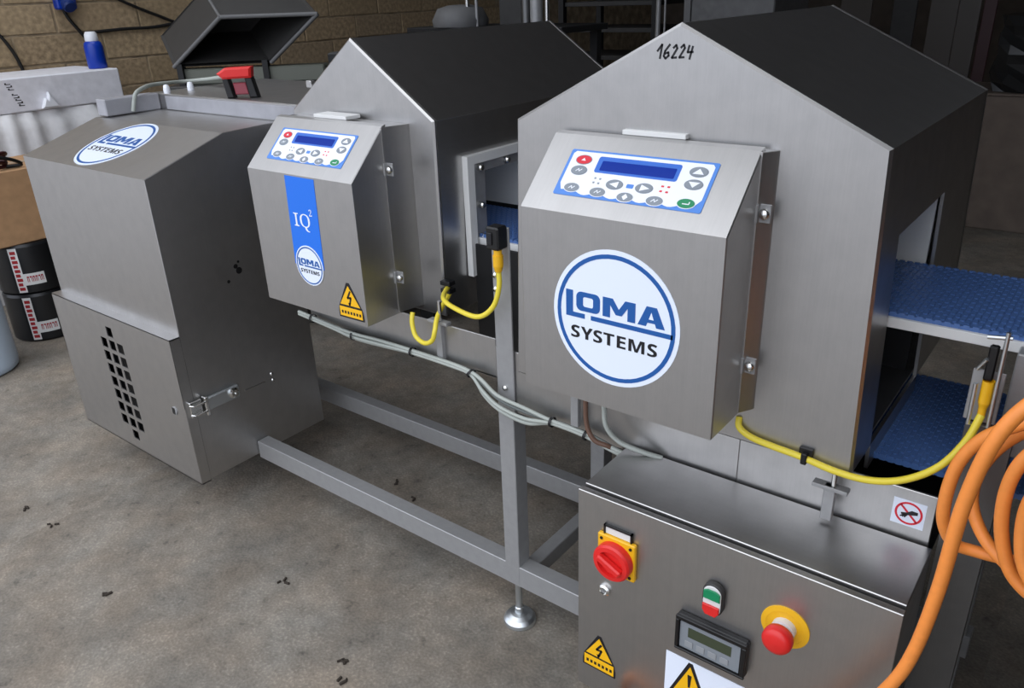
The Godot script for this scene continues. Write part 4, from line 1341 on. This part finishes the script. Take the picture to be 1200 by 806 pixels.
# dark packing machine with an open tilted lid; built on axes turned towards the door
func build_packing_machine() -> void:
	var R := Vector3(.792, 0, -.6105)
	var Fw := Vector3(.6105, 0, .792)
	var at := Vector3(-2.95, 0, -2.02)
	var X := Transform3D(Basis(R, Vector3.UP, Fw), at)
	var t := thing("packing_machine", "dark metal bench machine with its box-shaped lid tilted open, by the block wall", "machine", at)
	var st := surf()
	box(st, Vector3(-.36, .10, -.62), Vector3(.70, 1.10, -.10), .01, X)
	obj("body", st, M.black_paint, t)
	for q in [[-.32, -.15], [.65, -.15], [-.32, -.57], [.65, -.57]]:
		st = surf()
		box(st, Vector3(q[0] - .03, 0, q[1] - .03), Vector3(q[0] + .03, .101, q[1] + .03), 0, X)
		obj("leg", st, M.black_paint, t)
	st = surf()
	box(st, Vector3(-.37, 1.10, -.64), Vector3(.72, 1.125, -.09), .004, X)
	obj("table_top", st, M.dark_paint, t)
	st = surf()
	box(st, Vector3(-.33, 1.125, -.24), Vector3(.30, 1.190, -.14), .006, X)
	obj("back_bar", st, M.olive_paint, t)
	st = surf()
	box(st, Vector3(.25, 1.125, -.55), Vector3(.70, 1.215, -.45), .006, X)
	obj("rear_rail", st, M.grey_paint, t)
	# lid: corners of its open face, and the way the box runs back and up
	var a := Vector3(-.333, 1.200, -.129)
	var b := Vector3(.078, 1.205, -.136)
	var c := Vector3(.316, 1.389, -.067)
	var d := Vector3(-.079, 1.390, -.062)
	var back := Vector3(-.161, .105, -.317)
	st = surf()
	var mid: Vector3 = (a + b + c + d) / 4.0
	for e in [[a, b], [b, c], [c, d], [d, a]]:
		var p: Vector3 = e[0]
		var q: Vector3 = e[1]
		var n: Vector3 = (q - p).cross(back).normalized()
		if n.dot((p + q) / 2.0 - mid) < 0: n = -n
		quad(st, X * p, X * q, X * (q + back), X * (p + back), X.basis * n)
		quad(st, X * (p - n * .012), X * (q - n * .012), X * (q + back - n * .012), X * (p + back - n * .012), X.basis * -n)
	var nb := (b - a).cross(d - a).normalized()
	quad(st, X * (a + back), X * (b + back), X * (c + back), X * (d + back), X.basis * nb)
	quad(st, X * (a + back * 1.06), X * (b + back * 1.06), X * (c + back * 1.06), X * (d + back * 1.06), X.basis * -nb)
	var lid := obj("lid", st, M.dark_paint, t)
	st = surf()
	for e in [[a, d], [d, c], [c, b]]:
		tube(st, [X * e[0], X * e[1]], .009, 6)
	tube(st, [X * d, X * (d + back)], .007, 6)
	obj("rim", st, M.grey_paint, lid)
	for p in [b + (a - b) * .06, a + (b - a) * .06]:
		st = surf()
		var q: Vector3 = p
		box(st, Vector3(q.x - .012, 1.12, q.z - .03), Vector3(q.x + .012, q.y + .012, q.z + .01), 0, X)
		obj("hinge", st, M.black_paint, t)
	# hand tool standing on the guard
	var D := Transform3D(Basis(R, Vector3.UP, Fw), Vector3(-2.195, 1.1785, -1.475))
	var dr := thing("hand_tool", "red-topped hand tool with two black grips standing on the grey guard", "tool", D.origin)
	st = surf()
	prism(st, [Vector2(-.055, .072), Vector2(-.038, .056), Vector2(.048, .058), Vector2(.052, .090), Vector2(-.028, .088)], -.02, .02, .006, D)
	obj("top_housing", st, M.red, dr)
	st = surf()
	prism(st, [Vector2(-.042, .060), Vector2(-.022, .060), Vector2(-.010, 0), Vector2(-.034, 0)], -.014, .014, .004, D)
	obj("grip", st, M.black, dr)
	st = surf()
	prism(st, [Vector2(.026, .060), Vector2(.050, .060), Vector2(.062, 0), Vector2(.034, 0)], -.014, .014, .004, D)
	obj("grip", st, M.black, dr)
	st = surf()
	prism(st, [Vector2(-.012, .044), Vector2(.028, .044), Vector2(.034, .010), Vector2(-.008, .010)], -.010, .010, .003, D)
	obj("middle_piece", st, mat(Color(.55, .24, .28), .5), dr)

# ------------------------------------------------------------------ dark background behind the heads
func build_right_background() -> void:
	# low steel stand with pipes behind the smaller head
	var t := thing("pipe_stand", "dark stand with upright chrome pipes and a white bowl, behind the smaller head", "stand", Vector3(-2.6, 0, -3.3))
	var st := surf()
	box(st, Vector3(-3.12, 1.262, -3.55), Vector3(-2.15, 1.290, -3.15), .003)
	obj("shelf", st, M.black_paint, t)
	for p in [[-3.08, -3.5], [-2.19, -3.5], [-3.08, -3.2], [-2.19, -3.2]]:
		st = surf()
		box(st, Vector3(p[0] - .02, 0, p[1] - .02), Vector3(p[0] + .02, 1.262, p[1] + .02))
		obj("leg", st, M.black_paint, t)
	for p in [[-2.785, .011, M.bright], [-2.725, .008, M.frame], [-2.30, .010, M.bright], [-2.36, .03, M.frame], [-2.42, .022, M.dark_steel]]:
		st = surf()
		tube(st, [Vector3(p[0], 1.289, -3.25), Vector3(p[0], 1.85, -3.25)], p[1], 12)
		obj("pipe", st, p[2], t)
	st = surf()
	box(st, Vector3(-2.64, 1.29, -3.42), Vector3(-2.50, 1.85, -3.32), .004)
	obj("panel", st, M.dark_paint, t)
	st = surf()
	lathe(st, [Vector2(.14, 0), Vector2(.145, .03), Vector2(.115, .085), Vector2(.06, .10), Vector2(0, .102)], Transform3D(Basis(), Vector3(-2.86, 1.29, -3.28)), 28, true)
	obj("bowl", st, M.grey_paint, t)
	# open rack between the heads
	t = thing("shelving_rack", "dark open shelving rack seen between the two detector heads", "rack", Vector3(-2.5, 0, -4.4))
	for x in [-2.86, -2.24]:
		for z in [-4.62, -4.20]:
			st = surf()
			box(st, Vector3(x - .018, 0, z - .018), Vector3(x + .018, 2.0, z + .018))
			obj("upright", st, M.black_paint, t)
	for y in [.35, .75, 1.07, 1.22, 1.36, 1.75]:
		st = surf()
		box(st, Vector3(-2.86, y - .012, -4.62), Vector3(-2.24, y + .012, -4.20), .002)
		obj("shelf", st, M.dark_paint, t)
	st = surf()
	tube(st, [Vector3(-2.205, 0, -4.16), Vector3(-2.205, 2.2, -4.16)], .014, 10)
	obj("pole", st, M.frame, t)
	st = surf()
	tube(st, [Vector3(-2.165, 0, -4.16), Vector3(-2.165, 2.2, -4.16)], .006, 8)
	obj("pole", st, M.frame, t)
	# tall grey cupboard behind the larger head
	t = thing("steel_cupboard", "plain dark grey cupboard rising behind the larger detector head", "cupboard", Vector3(-1.85, 0, -4.3))
	st = surf()
	box(st, Vector3(-2.06, .08, -4.7), Vector3(-1.58, 2.1, -4.2), .006)
	obj("body", st, M.grey_paint, t)
	st = surf()
	box(st, Vector3(-2.07, 0, -4.7), Vector3(-1.57, .08, -4.22))
	obj("plinth", st, M.black_paint, t)
	st = surf()
	box(st, Vector3(-2.072, .1, -4.24), Vector3(-2.030, 2.1, -4.19), .003)
	obj("corner_post", st, M.dark_steel, t)
	# strip curtain, crate and wrapped load
	t = thing("strip_curtain", "hanging strip curtain in the dark back right", "curtain", Vector3(-1.3, 0, -6.2))
	st = surf()
	tube(st, [Vector3(-1.95, 2.4, -6.22), Vector3(-.72, 2.4, -6.22)], .02, 8)
	obj("rail", st, M.frame, t)
	for p in [[-1.86, .21, 0], [-1.50, .15, 1], [-1.28, .17, 0], [-1.11, .13, 0], [-.965, .075, 2]]:
		st = surf()
		box(st, Vector3(p[0], .10, -6.23), Vector3(p[0] + p[1], 2.40, -6.215), .003, Transform3D(Basis(), Vector3(0, 0, (p[2] % 2) * .05)))
		obj("strip", st, [M.strip, M.dark_paint, M.maroon][p[2]], t)
	t = thing("wooden_crate", "plain dark brown crate standing far back at the right edge", "crate", Vector3(-.3, 0, -5.9))
	st = surf()
	box(st, Vector3(-1.06, .0, -6.1), Vector3(.75, .79, -5.52), .006)
	obj("body", st, M.crate, t)
	st = surf()
	box(st, Vector3(-1.07, .79, -6.11), Vector3(.76, .802, -5.51), .003)
	obj("lid", st, M.crate, t)
	t = thing("wrapped_load", "dark film-wrapped goods with glinting wrinkles on the brown crate", "goods", Vector3(-.4, .802, -5.8))
	st = surf()
	var rng := RandomNumberGenerator.new()
	rng.seed = 12
	var rows := []
	for j in 9:
		var row := []
		for i in 28:
			var a := TAU * i / 28
			var sq := pow(pow(absf(cos(a)), 6.0) + pow(absf(sin(a)), 6.0), -1.0 / 6.0)
			row.append(Vector3(-.42 + (.35 + rng.randf_range(-.025, .02)) * cos(a) * sq, .804 + j * .052, -5.80 + (.24 + rng.randf_range(-.025, .02)) * sin(a) * sq))
		rows.append(row)
	for j in 8:
		for i in 28:
			var k := (i + 1) % 28
			for q in [[rows[j][i], rows[j][k], rows[j + 1][k]], [rows[j][i], rows[j + 1][k], rows[j + 1][i]]]:
				var n: Vector3 = (q[1] - q[0]).cross(q[2] - q[0]).normalized()
				if n.dot((q[0] + q[1]) / 2 - Vector3(-.42, q[0].y, -5.80)) < 0: n = -n
				tri(st, q[0], q[1], q[2], n)
	for i in 28: tri(st, rows[8][i], rows[8][(i + 1) % 28], Vector3(-.42, 1.23, -5.80), Vector3.UP)
	obj("wrapped_goods", st, M.film, t)
	# crumbs on the floor
	rng.seed = 3
	var where := [[Vector3(-1.9295, 0, -.6276), "dark crumb alone on the floor in front of the perforated cabinet door"], [Vector3(-1.5680, 0, -.9375), "double dark crumb on the open floor midway along the lower front rail"], [Vector3(-1.6505, 0, -1.4496), "dark crumb under the conveyor, the farther of two between the rails"], [Vector3(-1.5404, 0, -1.4229), "dark crumb under the conveyor, the nearer of two between the rails"], [Vector3(-2.5363, 0, -.6746), "dark crumb nearest the left edge of the floor"], [Vector3(-2.3739, 0, -.6862), "dark crumb second from the left edge, below the perforated cabinet"], [Vector3(-1.2215, 0, -.8432), "dark crumb on the floor left of the adjustable foot, farther of two"], [Vector3(-1.1750, 0, -.8000), "dark crumb at the bottom of the floor, nearest the camera"]]
	for k in where.size():
		st = surf()
		for q in 3:
			var o: Vector3 = where[k][0] + Vector3(rng.randf_range(-.014, .014), .003, rng.randf_range(-.010, .010))
			var s := rng.randf_range(.003, .006)
			box(st, Vector3(-s * 1.6, -.003, -s * .6), Vector3(s * 1.6, .003, s * .6), .001, Transform3D(Basis().rotated(Vector3.UP, rng.randf() * 3.0), o))
		tag(obj("dirt_crumb", st, M.soil), where[k][1], "crumb", "dark crumbs on the concrete floor")
